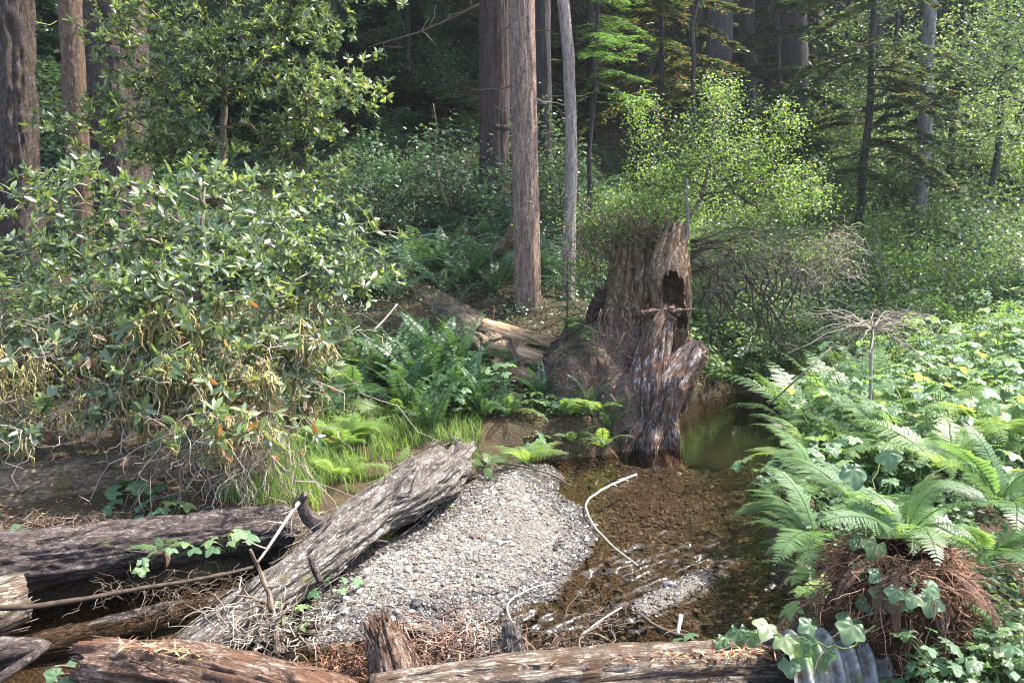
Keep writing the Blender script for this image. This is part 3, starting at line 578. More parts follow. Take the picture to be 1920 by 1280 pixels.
# ------------------------------------------------------------------ logs, stump, sticks
def solo(mb, name, mats, label, cat, group=None, smooth=True):
    """a thing that is one mesh, its origin at its foot"""
    V = np.vstack(mb.V); c = np.array([(V[:, 0].min() + V[:, 0].max()) / 2, (V[:, 1].min() + V[:, 1].max()) / 2, V[:, 2].min()])
    mb.V = [v - c for v in mb.V]; o = mb.build(name, mats, None, smooth); o.location = c
    return tag(o, label, cat, group)
def part(mb, name, mats, parent, smooth=True, label=None, kind=None):
    c = np.array(parent.location) if parent.parent is None else np.array(parent.parent.location)
    mb.V = [v - c for v in mb.V]; o = mb.build(name, mats, parent, smooth)
    return tag(o, label, None, None, kind)
def stub(path, r0, r1, seed, seg=14, amp=0.006):
    m = MB(); log_geo(m, path, [r0, (r0 + r1) / 2, r1], seg, 0.02, amp, 18, 4, seed, 0.12, (0, 0.03)); return m
def splinters(mb, P, T, N, B, d, end, n, L, W, seed):
    """broken fibres standing out of a log's end"""
    k = 0 if end == 0 else len(P) - 1; sg = -1 if end == 0 else 1
    for i in range(n):
        a = rng.random() * 6.28; f = rng.uniform(0.35, 0.95); r = float(np.mean(d[k])) * f
        u = np.cos(a) * N[k] + np.sin(a) * B[k]; p = P[k] + u * r - sg * T[k] * 0.08; l = rng.uniform(0.4, 1.0) * L
        tube(mb, np.array([p, p + sg * T[k] * (0.08 + l * 0.5) + u * rng.normal() * 0.01, p + sg * T[k] * (0.08 + l) + rng.normal(size=3) * 0.01]), [rng.uniform(.5, 1) * W, W * 0.6, W * 0.1], None, 5, rng.random(), 0, 0.5)

# the pale log lying slantwise to the gravel bar, its thick root end away from us
t = thing('fallen_log', (-1.6, 7.0, 0.0), 'thick pale grey fallen log slanting from the debris up beside the gravel bar', 'log')
m = MB(); P = np.array([gnd(330, 1240, .10), gnd(452, 1152, .15), gnd(588, 1055, .21), gnd(694, 972, .30), gnd(782, 908, .38), at(856, 850, 9.65)])
Fp = log_geo(m, P, [.15, .18, .21, .24, .29, .34, .27], 130, .015, .042, 11, 1.6, 21, .34, (.03, .30), squash=.78, dents=((-1.2, 4.3, .6, .45, .20), (0.3, 4.9, .5, .3, .16), (2.0, 3.2, .5, .4, .10), (4.0, 4.6, .6, .5, .18), (1.0, 2.0, .4, .5, .06)))
splinters(m, *Fp, 1, 44, .26, .026, 3); flakes(m, Fp, 110, .45, .026, .02); tk = part(m, 'trunk', M['log_grey'], t)
q0 = gnd(600, 985, .42); part(stub([q0, q0 + [-.10, -.02, .09], q0 + [-.15, -.05, .22], q0 + [-.10, -.06, .32]], .075, .025, 31), 'branch_stub', M['log_dark'], tk)
q0 = gnd(600, 1090, .38); part(stub([q0, q0 + [-.04, .0, .10], q0 + [-.075, .02, .19]], .022, .014, 32, 9), 'branch_stub', M['log_dark'], tk)
m = MB()
for k in range(26):
    q0 = at(rng.uniform(760, 850), rng.uniform(900, 965), 9.0) ; tube(m, wiggle(q0, q0 + [rng.normal() * .12, -rng.random() * .15, -rng.uniform(.05, .3)], 5, .25), .014, .004, 4, rng.random(), 0, .4)
part(m, 'root', M['twig_brown'], tk)

def simple_log(name, pts, radii, mat, label, seed, **kw):
    m = MB(); a = dict(seg=90, step=.018, amp=.020, fu=11, fl=2.6, lump=.10, jag=(.04, .05)); a.update(kw); sp = a.pop('spl', None)
    fk = a.pop('fk', 40); F = log_geo(m, pts, radii, seed=seed, **a)
    flakes(m, F, fk, 1.5 * float(np.mean(radii)) + .05, .008 + .04 * float(np.mean(radii)), .010)
    if sp:
        for e, n, L, W in sp: splinters(m, *F, e, n, L, W, seed)
    return solo(m, name, M[mat], label, 'log')
simple_log('fallen_log', [gnd(-120, 1068, .42), gnd(120, 1040, .38), gnd(330, 1012, .34), gnd(545, 985, .30)], [.235, .22, .20, .17], 'log_dark', 'dark furrowed log at the left, lower of two, reaching to the pale log', 41, amp=.026, fl=3.2)
simple_log('fallen_log', [at(-150, 945, 7.0), at(60, 920, 7.3), at(250, 890, 7.9), at(420, 858, 8.6)], [.29, .27, .25, .20], 'log_brown', 'brown log higher up at the left edge, behind the lower dark log', 42, amp=.02, fl=3)
simple_log('fallen_log', [at(-90, 1150, 5.3), at(-20, 1140, 5.4), at(42, 1120, 5.55)], [.22, .21, .17], 'log_tan', 'pale smooth log end poking in at the left edge above dark water', 43, amp=.012)
simple_log('sunken_log', [gnd(60, 1215, -.11), gnd(280, 1165, -.10), gnd(470, 1115, -.12)], [.10, .115, .08], 'log_dark', 'brown sunken log lying half under water below the long thin pole', 44, amp=.012, jag=(.05, .05))
simple_log('fallen_log', [at(170, 1243, 4.35), at(330, 1262, 4.2), at(470, 1290, 4.05), at(640, 1330, 3.85)], [.115, .165, .16, .14], 'log_rot', 'rotten rust-coloured log with a broken end in the bottom left corner', 45, amp=.030, fl=1.6, jag=(.13, .05), spl=[(0, 40, .16, .016)])
simple_log('fallen_log', [at(700, 1318, 3.85), at(960, 1292, 3.95), at(1200, 1270, 4.05), at(1450, 1258, 4.15), at(1530, 1254, 4.2)], [.13, .155, .165, .15, .13], 'log_tan', 'long bare tan log along the bottom edge', 46, amp=.026, fl=1.1, fu=13, spl=[(1, 24, .12, .014)])
t = simple_log('broken_stub', [at(752, 1330, 4.15), at(742, 1262, 4.2), at(716, 1172, 4.28)], [.15, .13, .075], 'log_rot', 'leaning broken wood stub rising from the debris at the bottom', 47, amp=.022, fl=1.4, jag=(.02, .10), spl=[(1, 26, .10, .012)])
t['category'] = 'stump'
t = simple_log('broken_stub', [at(962, 1262, 4.35), at(962, 1215, 4.4), at(958, 1170, 4.45)], [.062, .056, .045], 'log_grey', 'small square grey wood stub standing by the bottom log', 48, amp=.010, jag=(.02, .06), spl=[(1, 10, .06, .010)], seg=40)
t['category'] = 'stump'
simple_log('cut_branch', [at(700, 1185, 4.9), at(745, 1180, 5.0), at(805, 1186, 5.05)], [.05, .055, .045], 'log_tan', 'short stout pale branch piece behind the leaning stub', 49, amp=.008, seg=36, jag=(.02, .02))['category'] = 'branch'
# dark plank at the left edge
m = MB(); q = [at(-60, 1235, 4.75), at(20, 1222, 4.75), at(88, 1208, 4.85)]
log_geo(m, q, [.11, .10, .035], 28, .03, .01, 20, 1.2, 52, .2, (.02, .04)); solo(m, 'wet_plank', M['log_dark'], 'dark wet pointed timber jutting in at the lower left edge', 'timber')
m = MB(); log_geo(m, [at(86, 1210, 4.85), at(50, 1238, 4.7), at(-30, 1290, 4.45)], [.030, .03, .03], 16, .03, .005, 20, 1.2, 53, .2, (.02, .02)); solo(m, 'wet_branch', M['log_dark'], 'dark straight branch slanting down from the pointed timber tip', 'branch')

# the mossy log that broke open beside the root mound
t = thing('broken_log', (-1.2, 12.6, .9), 'brown mossy fallen log with a split open splintered end, in the middle', 'log')
m = MB(); ML = [at(735, 525, 15.6), at(800, 570, 14.6), at(860, 610, 13.5), at(905, 645, 12.7), at(930, 672, 12.2)]
Fm = log_geo(m, ML, [.30, .33, .36, .38, .36], 90, .022, .022, 8, 3, 61, .12, (.05, .12), hollow=.2); splinters(m, *Fm, 1, 30, .2, .03, 5)
flakes(m, Fm, 70, .3, .04, .03); tk = part(m, 'trunk', M['log_brown'], t)
def shard(c0, c1, w, th, up, seed):
    """a curved splintered plank of split heartwood"""
    m = MB(); c0 = np.asarray(c0); c1 = np.asarray(c1); T = unit(c1 - c0); S = unit(np.cross(T, up)); U = np.cross(S, T); n, k = 15, 7
    L = np.linalg.norm(c1 - c0); V = []; co = []
    for s_ in (0, 1):
        for i in range(n):
            for j in range(k):
                v = j / (k - 1) - .5; uu = i / (n - 1) + (.16 * (vnoise(np.array([v * 9 + seed, 0.5, s_ * 0.0])) - .5) * (1 if i in (0, n - 1) else .3))
                zz = (th if s_ else 0) * (1 - .7 * abs(2 * v)) - .5 * w * v * v + .02 * (vnoise(np.array([uu * 9, v * 14, seed])) - .5)
                V.append(c0 + T * L * uu + S * w * v * (1 - .5 * max(0, uu - .6)) + U * zz); co.append((v * w, zz, uu * L))
    V = np.array(V); Q = []
    for i in range(n - 1):
        for j in range(k - 1):
            a = i * k + j; Q.append((a, a + 1, a + k + 1, a + k)); b = a + n * k; Q.append((b, b + k, b + k + 1, b + 1))
    for i in range(n - 1):
        for j in (0, k - 1):
            a = i * k + j; Q.append((a, a + k, a + k + n * k, a + n * k) if j == 0 else (a, a + n * k, a + k + n * k, a + k))
    for j in range(k - 1):
        for i in (0, n - 1):
            a = i * k + j; Q.append((a, a + n * k, a + 1 + n * k, a + 1) if i == 0 else (a, a + 1, a + 1 + n * k, a + n * k))
    m.add(V, None, np.array(Q), .5, np.array(co)); return m
part(shard(at(905, 605, 12.5), at(1035, 640, 11.9), .30, .05, [0.1, -.55, .8], 1), 'splinter', M['wood_split'], t)
part(shard(at(915, 645, 12.15), at(1018, 672, 11.7), .32, .09, [0.2, -.75, .5], 2), 'splinter', M['wood_split'], t)
part(shard(at(925, 680, 11.9), at(1010, 715, 11.4), .26, .07, [-.1, -.75, .6], 3), 'splinter', M['wood_split'], t)
part(shard(at(960, 640, 11.95), at(985, 700, 11.7), .20, .05, [.6, -.7, .3], 4), 'splinter', M['log_rot'], t)
q0 = at(880, 622, 12.9); part(stub([q0, q0 + [-.06, -.05, .10], q0 + [-.10, -.08, .2]], .045, .03, 62), 'branch_stub', M['log_brown'], tk)
q0 = at(920, 600, 13.0); part(stub([q0, q0 + [.03, 0, .10], q0 + [.06, 0, .22]], .05, .012, 63), 'branch_stub', M['log_rot'], tk)
simple_log('fallen_log', [at(700, 505, 17.5), at(745, 492, 17.0), at(790, 478, 16.6)], [.30, .33, .28], 'log_brown', 'rotting brown log chunk on the slope behind the mossy log', 64, step=.04, seg=60)

# the great stump on the water's edge: body, weathered root slab, root arms, soil, roots
SX, SY = 1.98, 12.0
t = thing('tree_stump', (SX, SY, 0), 'huge hollow rotting redwood stump with weathered roots at the pool edge', 'stump')
STUMP = t
m = MB()
Fs = log_geo(m, [at(1172, 840, 12.15), at(1180, 700, 12.15), at(1186, 560, 12.2), at(1194, 470, 12.25), at(1198, 430, 12.25)], [.62, .52, .42, .36, .28], 150, .018, .075, 6, 2.2, 71, .34, (0, .30), hollow=.2)
flakes(m, Fs, 260, .30, .05, .05); part(m, 'bole', M['stump'], t)
m = MB()
log_geo(m, [at(1118, 780, 12.5), at(1122, 680, 12.5), at(1132, 600, 12.5), at(1142, 545, 12.5)], [.38, .32, .26, .16], 90, .03, .05, 6, 1.2, 171, .3, (0, .15), hollow=.2)
part(m, 'bole', M['bark_red'], t, label='dark decayed side of the stump')
# hollow flank on the right: a burnt open shell wall with a dark hole
m = MB()
P2 = [at(1275, 740, 11.7), at(1268, 640, 11.65), at(1258, 540, 11.62), at(1258, 475, 11.7), at(1270, 428, 11.75)]
log_geo(m, P2, [.16, .20, .30, .27, .12], 110, .016, .04, 9, 1.6, 72, .26, (.05, .16), dents=((4.4, 1.0, .5, .5, .12),), holes=((3.05, 1.60, .62, .21), (3.3, 1.25, .35, .22)))
part(m, 'buttress', M['stump'], t, label='grey shell of the stump around a dark hollow')
m = MB(); tube(m, resample([at(1262, 462, 11.9), at(1266, 440, 11.9), at(1272, 425, 11.9)], 6)[0], .13, .07, 9, .5, 0, .5)
q0 = at(1283, 430, 12.0); tube(m, wiggle(at(1280, 470, 12.0), at(1287, 335, 12.0), 9, .05), .045, .02, 7, .3, 0, .3)
part(m, 'snag', M['bark_slim'], t)
# weathered slab and root arms in front
def rootlog(pts, rad, seed, amp=.035, fl=.9, seg=90, jag=(.02, .12), flat=None):
    m = MB(); F = log_geo(m, pts, rad, seg, .014, amp * 1.5, 8, fl * 1.3, seed, .34, jag)
    splinters(m, *F, 1, 22, .16, .02, seed); flakes(m, F, 60, .28, .035, .04); return m
part(rootlog([at(1222, 830, 10.95) - [0, 0, .4], at(1218, 760, 11.0), at(1222, 680, 11.1), at(1236, 615, 11.2), at(1242, 590, 11.25)], [.42, .27, .27, .22, .10], 81), 'root_slab', M['slab'], t, label='weathered grey-white twisted root slab')
part(rootlog([at(1234, 835, 10.85) - [0, 0, .4], at(1250, 770, 10.85), at(1272, 700, 10.95), at(1303, 655, 11.05)], [.15, .17, .20, .12], 82), 'root_arm', M['slab'], t)
part(rootlog([at(1272, 770, 11.1), at(1288, 700, 11.1), at(1312, 660, 11.1)], [.08, .14, .11], 83, jag=(.03, .06)), 'root_arm', M['stump'], t)
part(rootlog([at(1205, 800, 10.95) - [0, 0, .5], at(1210, 700, 11.0), at(1232, 610, 11.05), at(1255, 585, 11.2)], [.07, .09, .09, .05], 84, .02), 'root_arm', M['log_rot'], t)
part(rootlog([at(1240, 740, 10.75), at(1225, 790, 10.7), at(1228, 840, 10.75) - [0, 0, .35]], [.04, .06, .07], 85, .012, seg=40, jag=(.02, .02)), 'root_arm', M['slab'], t)
for k, (x0, y0, x1, y1, Y0, Y1) in enumerate([(1215, 770, 1165, 835, 11.0, 10.6), (1235, 790, 1215, 850, 10.9, 10.5), (1250, 770, 1268, 838, 10.9, 10.75), (1200, 740, 1140, 815, 11.1, 10.7)]):
    a_ = at(x0, y0, Y0); b_ = at(x1, y1, Y1); b_[2] = -.15; part(rootlog([a_, (a_ + b_) / 2 + [0, -.05, .08], b_], [.10, .085, .05], 180 + k, .02, 1.2, 44, (.02, .02)), 'root', M['slab'], t)
m = MB()
for k in range(16):
    p = at(rng.uniform(1205, 1275), rng.uniform(582, 600), 11.15); log_geo(m, [p, p + np.array([rng.normal() * .06, -.03, .05]), p + np.array([rng.normal() * .12, -.08, rng.uniform(-.02, .12)])], [.035, .03, .008], 10, .02, .006, 20, 3, 90 + k, .2, (0, .02))
part(m, 'torn_wood', M['log_rot'], t)
# soil and rotten wood heaped between log and stump
m = MB(); nu, nv = 70, 60; V = []; co = []
for i in range(nv):
    for j in range(nu):
        u = j / (nu - 1) * 2 - 1; v = i / (nv - 1) * 2 - 1; x = 1.28 + u * 1.15; y = 12.0 + v * 1.35
        rr = u * u + v * v + .5 * (fbm(np.array([x * 1.7, y * 1.7, 9.])) - .5); r = max(0, 1 - rr)
        top_ = 1.95 * r ** .42 * (0.85 + .15 * u) + .3 * (fbm(np.array([x * 2.1, y * 2.1, 3.])) - .5) * min(1, 4 * r) + .34 * (fbm(np.array([x * 7, y * 7, 3.])) - .5) * min(1, 4 * r) - (.25 if r <= 0 else 0)
        V.append((x, y, top_ - .05 + .25 * max(0, -u) * r)); co.append(V[-1])
m.add(np.array(V), None, np.array([(i * nu + j, i * nu + j + 1, (i + 1) * nu + j + 1, (i + 1) * nu + j) for i in range(nv - 1) for j in range(nu - 1)]), .5, np.array(co) * np.array([1, 1, 1.]))
SOILV = np.array(V)
part(m, 'soil_mound', M['soil'], t)
m = MB()
for k in range(1700):
    p = SOILV[rng.integers(len(SOILV))] + rng.normal(size=3) * .02
    if p[2] < .1: continue
    e = p + np.array([rng.normal() * .09, -abs(rng.normal()) * .08, -abs(rng.normal()) * .11]); tube(m, wiggle(p, e, 4, .22), .006, .002, 3, rng.random())
for k in range(60):
    p = at(rng.uniform(1110, 1220), rng.uniform(575, 760), rng.uniform(11.0, 11.4)); tube(m, wiggle(p, p + [rng.normal() * .15, -.02, -rng.uniform(.1, .5)], 8, .2), .005, .002, 4, rng.random())
part(m, 'rootlets', M['root_fibre'], t, kind='stuff')
m = MB(); n = 2600; p = SOILV[rng.integers(0, len(SOILV), n)] + rng.normal(size=(n, 3)) * .03 + [0, 0, .01]
leaves(m, p, rsphere(n) * [1, 1, .4], np.tile([0, -.4, 1.], (n, 1)) + rng.normal(size=(n, 3)) * .4, rng.uniform(.03, .10, n), rng.uniform(.008, .02, n), rng.random(n)); part(m, 'needle_litter', M['rhizome'], t, kind='stuff')
# sod, dead grass and roots hanging over the stump's rim
m = MB()
for k in range(420):
    c = at(rng.normal(1185, 50), rng.normal(432, 22), rng.uniform(11.7, 12.4)); v = np.array([rng.normal() * .18, -.05 + rng.normal() * .08, rng.normal() * .12]); e = c + v - [0, 0, rng.uniform(.0, .35)]
    tube(m, wiggle(c, e, 7, .22, -.12), .006, .002, 3, rng.random() * .5)
for k in range(160):
    c = at(rng.normal(1110, 26), rng.normal(480, 50), rng.uniform(11.9, 12.5)); e = c + [rng.normal() * .2, -.1, rng.normal() * .25 - .15]; tube(m, wiggle(c, e, 7, .25, -.1), .007, .002, 3, rng.random() * .6)
part(m, 'dead_root_fringe', M['root_fibre'], t, kind='stuff')
m = MB(); n = 2600; p = np.array([at(a_, b_, c_) for a_, b_, c_ in zip(rng.normal(1165, 62, n), rng.normal(420, 30, n), rng.uniform(11.7, 12.5, n))]); leaves(m, p, rsphere(n) * [1, 1, .5], np.tile([0, -.2, 1.], (n, 1)) + rng.normal(size=(n, 3)) * .5, rng.uniform(.03, .06, n), rng.uniform(.015, .03, n), rng.random(n)); part(m, 'rim_leaves', M['bright_leaf'], t, kind='stuff')

# ---- sticks and poles, each a thing
def stick(name, pts, r0, r1, mat, label, n=18, amp=.0, cat='stick', twigs=0, tl=.15, seg=7):
    m = MB(); P, s = resample(pts, n); P = P + (np.cumsum(rng.normal(size=P.shape), 0) * amp if amp else 0); tube(m, P, r0, r1, seg, rng.random() * .6, 0, .25)
    for k in range(twigs):
        i = rng.integers(2, n - 1); q = P[i]; v = rsphere(1)[0] * tl * rng.uniform(.4, 1); tube(m, wiggle(q, q + v, 5, .15), r1 * .6, r1 * .2, 4, rng.random())
    return solo(m, name, M[mat], label, cat)
stick('long_pole', [gnd(-60, 1138, .55), gnd(60, 1136, .52), gnd(250, 1104, .48), gnd(400, 1078, .45), gnd(472, 1062, .42)], .020, .013, 'twig_brown', 'long thin brown pole spanning the dark channel at the left', 22, .0015, 'pole')
stick('dead_branch', [gnd(470, 1030, .75), at(492, 1075, 5.6), at(512, 1120, 5.35), at(525, 1170, 5.1), at(530, 1215, 4.9)], .011, .026, 'twig_brown', 'dark dead branch standing upright beside the pale log', 16, .003, 'branch', 9, .4)
stick('curved_branch', [gnd(1195, 1060, .0), gnd(1140, 1015, .05), gnd(1112, 985, .05), gnd(1098, 955, .05), gnd(1108, 938, .04), gnd(1140, 920, .0), gnd(1200, 897, -.03)], .006, .016, 'twig_white', 'white curved branch bowed in the shallow water off the gravel bar', 34, .0035, 'branch', 4, .12)
stick('thin_branch', [gnd(930, 868, .12), gnd(990, 878, .10), gnd(1040, 892, .06), gnd(1075, 912, .0)], .014, .008, 'twig_brown', 'thin dark branch across the far tip of the gravel bar', 16, .003)
stick('thin_branch', [gnd(960, 1165, .02), gnd(951, 1140, .06), gnd(962, 1120, .08), gnd(1000, 1100, .08), gnd(1036, 1090, .07)], .008, .005, 'twig_white', 'thin pale hooked twig at the lower edge of the gravel bar', 18, .001)
stick('stick', [gnd(1205, 1155, .05), gnd(1235, 1175, .05), gnd(1275, 1188, .06), gnd(1310, 1188, .08)], .016, .013, 'twig_brown', 'tan stick lying in the shallows near the small gravel islet', 12, .001)
stick('stick', [gnd(1090, 1190, .08), gnd(1130, 1160, .12), gnd(1166, 1138, .16)], .008, .006, 'twig_white', 'straight bleached stick rising out of the riffle debris', 10)
stick('stick', [at(1270, 1190, 4.9), at(1274, 1170, 4.95), at(1277, 1152, 5.0)], .012, .015, 'twig_white', 'short white upright stick beside the green plants at the waterline', 8)
stick('stick', [at(828, 1140, 5.3), at(862, 1166, 5.1), at(905, 1195, 4.9)], .010, .016, 'twig', 'forked grey stick at the top of the debris pile', 12, .002, 'stick', 5, .2)
stick('stick', [at(1028, 1232, 4.35), at(1040, 1210, 4.4), at(1056, 1186, 4.45)], .022, .016, 'log_rot', 'stubby reddish stick slanting up from the bottom log', 8)
stick('stick', [at(745, 570, 9.2), at(720, 600, 9.1), at(700, 620, 9.0)], .010, .013, 'twig_white', 'pale bare stick poking out right of the left bush', 8)
stick('pole', [gnd(1440, 760, .9), at(1500, 705, 9.0), at(1560, 650, 9.2)], .012, .008, 'twig', 'slender bare stick leaning over the right bank of the pool', 10)
stick('stick', [at(555, 1245, 4.2), at(545, 1275, 4.1), at(560, 1300, 4.0)], .010, .008, 'twig', 'short grey stick beside the rust-coloured log', 8)
stick('dead_branch', [gnd(480, 1055, .6), gnd(520, 1000, .72), gnd(560, 945, .85)], .010, .016, 'twig', 'pale dead branch propped against the stub of the pale log', 10, .003, 'branch', 7, .25)
stick('bent_stem', [at(598, 1105, 6.1), at(586, 1075, 6.2), at(575, 1048, 6.3)], .016, .02, 'twig_brown', 'short dark peg standing on the gravel beside the pale log', 8, 0, 'peg')
# brush piles caught against the logs
def brush(name, c, spread, n, L, mats, label, r=.006, flat=.6):
    m = MB(); c = np.asarray(c)
    for k in range(n):
        p = c + rng.normal(size=3) * spread; p[2] = max(p[2], c[2] - spread[2] * .8); v = rsphere(1)[0] * [1, 1, flat] * rng.uniform(.3, 1) * L
        tube(m, wiggle(p, p + v, 6, .22, -.08), r * rng.uniform(.5, 1.5), r * .3, 4, rng.random())
    return solo(m, name, mats, label, 'brush pile')
brush('driftwood_pile', at(850, 1225, 4.5), np.array([.14, .12, .07]), 190, .38, M['root_fibre'], 'tangled heap of rootlets and dead twigs behind the bottom log', .005)
brush('driftwood_pile', at(905, 1222, 4.45), np.array([.10, .10, .05]), 150, .25, M['twig'], 'pale wood shreds heaped beside the small grey stub', .005)
brush('driftwood_pile', at(1090, 1225, 4.5), np.array([.20, .1, .05]), 130, .32, M['twig_brown'], 'dark flat tangle of twigs right of the small grey stub', .006, .4)
brush('driftwood_pile', at(500, 1190, 5.0), np.array([.20, .16, .08]), 170, .42, M['twig'], 'fibrous root tangle around the foot of the upright dead branch', .005)
brush('driftwood_pile', at(630, 1262, 4.3), np.array([.09, .08, .06]), 260, .18, M['rhizome'], 'clump of rusty dead conifer twigs in the bottom debris', .005)
brush('driftwood_pile', gnd(1130, 1160, .04), np.array([.08, .1, .03]), 90, .2, M['twig_brown'], 'black twig snag standing in the riffle', .006)
brush('driftwood_pile', at(560, 985, 6.9), np.array([.10, .1, .09]), 110, .28, M['twig'], 'wad of dry grass and twigs lodged where the dark log meets the pale log', .004)
brush('driftwood_pile', at(120, 985, 6.6), np.array([.35, .12, .03]), 150, .3, M['twig_brown'], 'litter of dead twigs lying on the lower dark log', .005, .3)['kind'] = 'stuff'
brush('driftwood_pile', at(330, 1110, 6.0), np.array([.5, .1, .06]), 120, .4, M['twig_brown'], 'rootlets hanging under the lower dark log above the channel', .004, .8)['kind'] = 'stuff'
# half-buried culvert pipe in the bottom right corner
m = MB(); nxp, ns = 70, 72; px0, px1 = 1.42, 2.0; V = []; co = []
pc = at(1570, 1245, 3.95)
for s_ in (0, 1):
    for i in range(nxp):
        x = px0 + (px1 - px0) * i / (nxp - 1); r = .235 + .026 * math.cos((x - px0) / .088 * 6.283) - (.006 if s_ else 0)
        a = np.arange(ns) / ns * 6.283; V.append(np.stack([np.full(ns, x), pc[1] + np.cos(a) * r + .12 * (x - px0), pc[2] + np.sin(a) * r - .10], -1)); co.append(V[-1])
V = np.vstack(V); Q0 = ring_quads(nxp, ns); j = np.arange(ns); b = nxp * ns
Q = np.vstack([Q0[:, ::-1], Q0 + b, np.stack([j, (j + 1) % ns, b + (j + 1) % ns, b + j], 1)]); m.add(V, None, Q, .5, V)
solo(m, 'culvert_pipe', M['pipe'], 'grey corrugated metal pipe half buried at the bottom right', 'pipe')

m = MB(); pebbles(m, at(1402, 655, 14.9)[None], np.array([.15]), np.array([.80])); solo(m, 'boulder', M['stone'], 'pale boulder on the far shore behind the pool', 'boulder', None, False)

# wood shreds, bark crumbs and needles lying on the near logs
m = MB(); n = 1500; p = []
for k in range(n):
    u = rng.random()
    if u < .6: px = rng.uniform(720, 1480); c_ = at(px, np.interp(px, [720, 960, 1200, 1450], [1316, 1292, 1270, 1258]), 4.05 + rng.normal() * .06); c_[2] += .135 - .5 * abs(rng.normal() * .06)
    elif u < .8: px = rng.uniform(230, 560); c_ = at(px, np.interp(px, [170, 330, 470, 640], [1243, 1262, 1290, 1330]), 4.15 + rng.normal() * .05); c_[2] += .14
    else: c_ = at(rng.uniform(650, 1150), rng.uniform(1215, 1255), 4.35 + rng.random() * .3); c_[2] = hz(c_[0], c_[1]) + .05 + rng.random() * .08
    p.append(c_)
p = np.array(p); leaves(m, p, rsphere(n) * [1, .5, .25], np.tile([0, -.3, 1.], (n, 1)) + rng.normal(size=(n, 3)) * .4, rng.uniform(.02, .09, n), rng.uniform(.004, .014, n), rng.random(n))
tag(m.build('wood_shreds', M['deadleaf']), 'shreds of bark and dead needles lying on the near logs', None, None, 'stuff')

# ------------------------------------------------------------------ trees
def bough(mb, p, d, L, droop, dens=1.0, nl=(.07, .11), nw=.016, rnd0=.5, wood_mi=None, wr=.012, dead=0.0, mi=0):
    """one conifer branch: a drooping axis with flat side sprays of needles"""
    n = max(6, int(10 * dens)); d = unit(d); t = np.linspace(0, 1, n)[:, None]
    A = p + d * L * t + np.array([0, 0, -1]) * droop * L * t ** 1.8 + rng.normal(size=(n, 3)) * .015 * L * t
    if wood_mi is not None: tube(mb, A, wr * L ** .7, wr * .25, 4, rng.random(), wood_mi)
    side = unit(np.cross(d, [0, 0, 1.])); pos = []; dr = []; nr = []; ll = []
    m = int(26 * dens * max(L, .6))
    f = rng.uniform(.12, 1.0, m); x = f * (n - 1); i = np.minimum(x.astype(int), n - 2); q = A[i] + (A[i + 1] - A[i]) * (x - i)[:, None]
    sg = rng.choice([-1, 1], m); sl = L * rng.uniform(.16, .34, m) * (1.05 - f * .75)
    v = unit(side * sg[:, None] + d * rng.uniform(.4, 1.0, m)[:, None] + np.stack([0 * f, 0 * f, rng.uniform(-.35, .1, m)], -1))
    c = max(3, int(sl.mean() / .035)); u = np.linspace(.05, 1, c)
    Qp = q[:, None] + v[:, None] * (sl[:, None] * u)[..., None]; Qp[..., 2] -= .25 * sl[:, None] * u ** 2
    w = unit(np.cross(v, [0, 0, 1.]))
    for s2 in (-1, 1):
        pos.append(Qp.reshape(-1, 3)); dr.append(np.repeat(unit(v * .8 + w * s2), c, 0)); nr.append(np.array([0, 0, 1.]) + rng.normal(size=(m * c, 3)) * .35); ll.append((rng.uniform(*nl, (m, c)) * (1.1 - .5 * u)).ravel())
    pos = np.vstack(pos); ll = np.concatenate(ll)
    r = np.clip(rng.normal(rnd0, .16, len(pos)), 0, .94); r = np.where(rng.random(len(pos)) < dead, 1.0, r)
    leaves(mb, pos, np.vstack(dr), np.vstack(nr), ll, nw * (ll / .09), r, mi=mi)
def conifer_crown(name, z0, z1, rmax, nb, mat, seed, dens=.8, nl=(.22, .34), nw=.06, low=0):
    m = MB()
    for k in range(nb):
        f = k / nb; z = z0 + (z1 - z0) * f + rng.normal() * .2; a = k * 2.4 + rng.normal() * .4; R = rmax * (1 - f) ** .6 * rng.uniform(.65, 1.1) + .3
        bough(m, np.array([0, 0, z]), np.array([math.cos(a), math.sin(a), rng.uniform(-.1, .25)]), R, rng.uniform(.15, .4), dens, nl, nw, .45, 1, .02)
    return m.mesh(name, [mat, M['bark_far']])
CROWN = [conifer_crown('crown', 0, 14, 3.6, 46, M['needle'], 1, .42, (.3, .45), .09), conifer_crown('crown', 0, 11, 3.0, 40, M['needle'], 2, .5, (.3, .45), .09), conifer_crown('crown', 0, 16, 4.2, 50, M['needle'], 3, .5, (.32, .5), .10)]
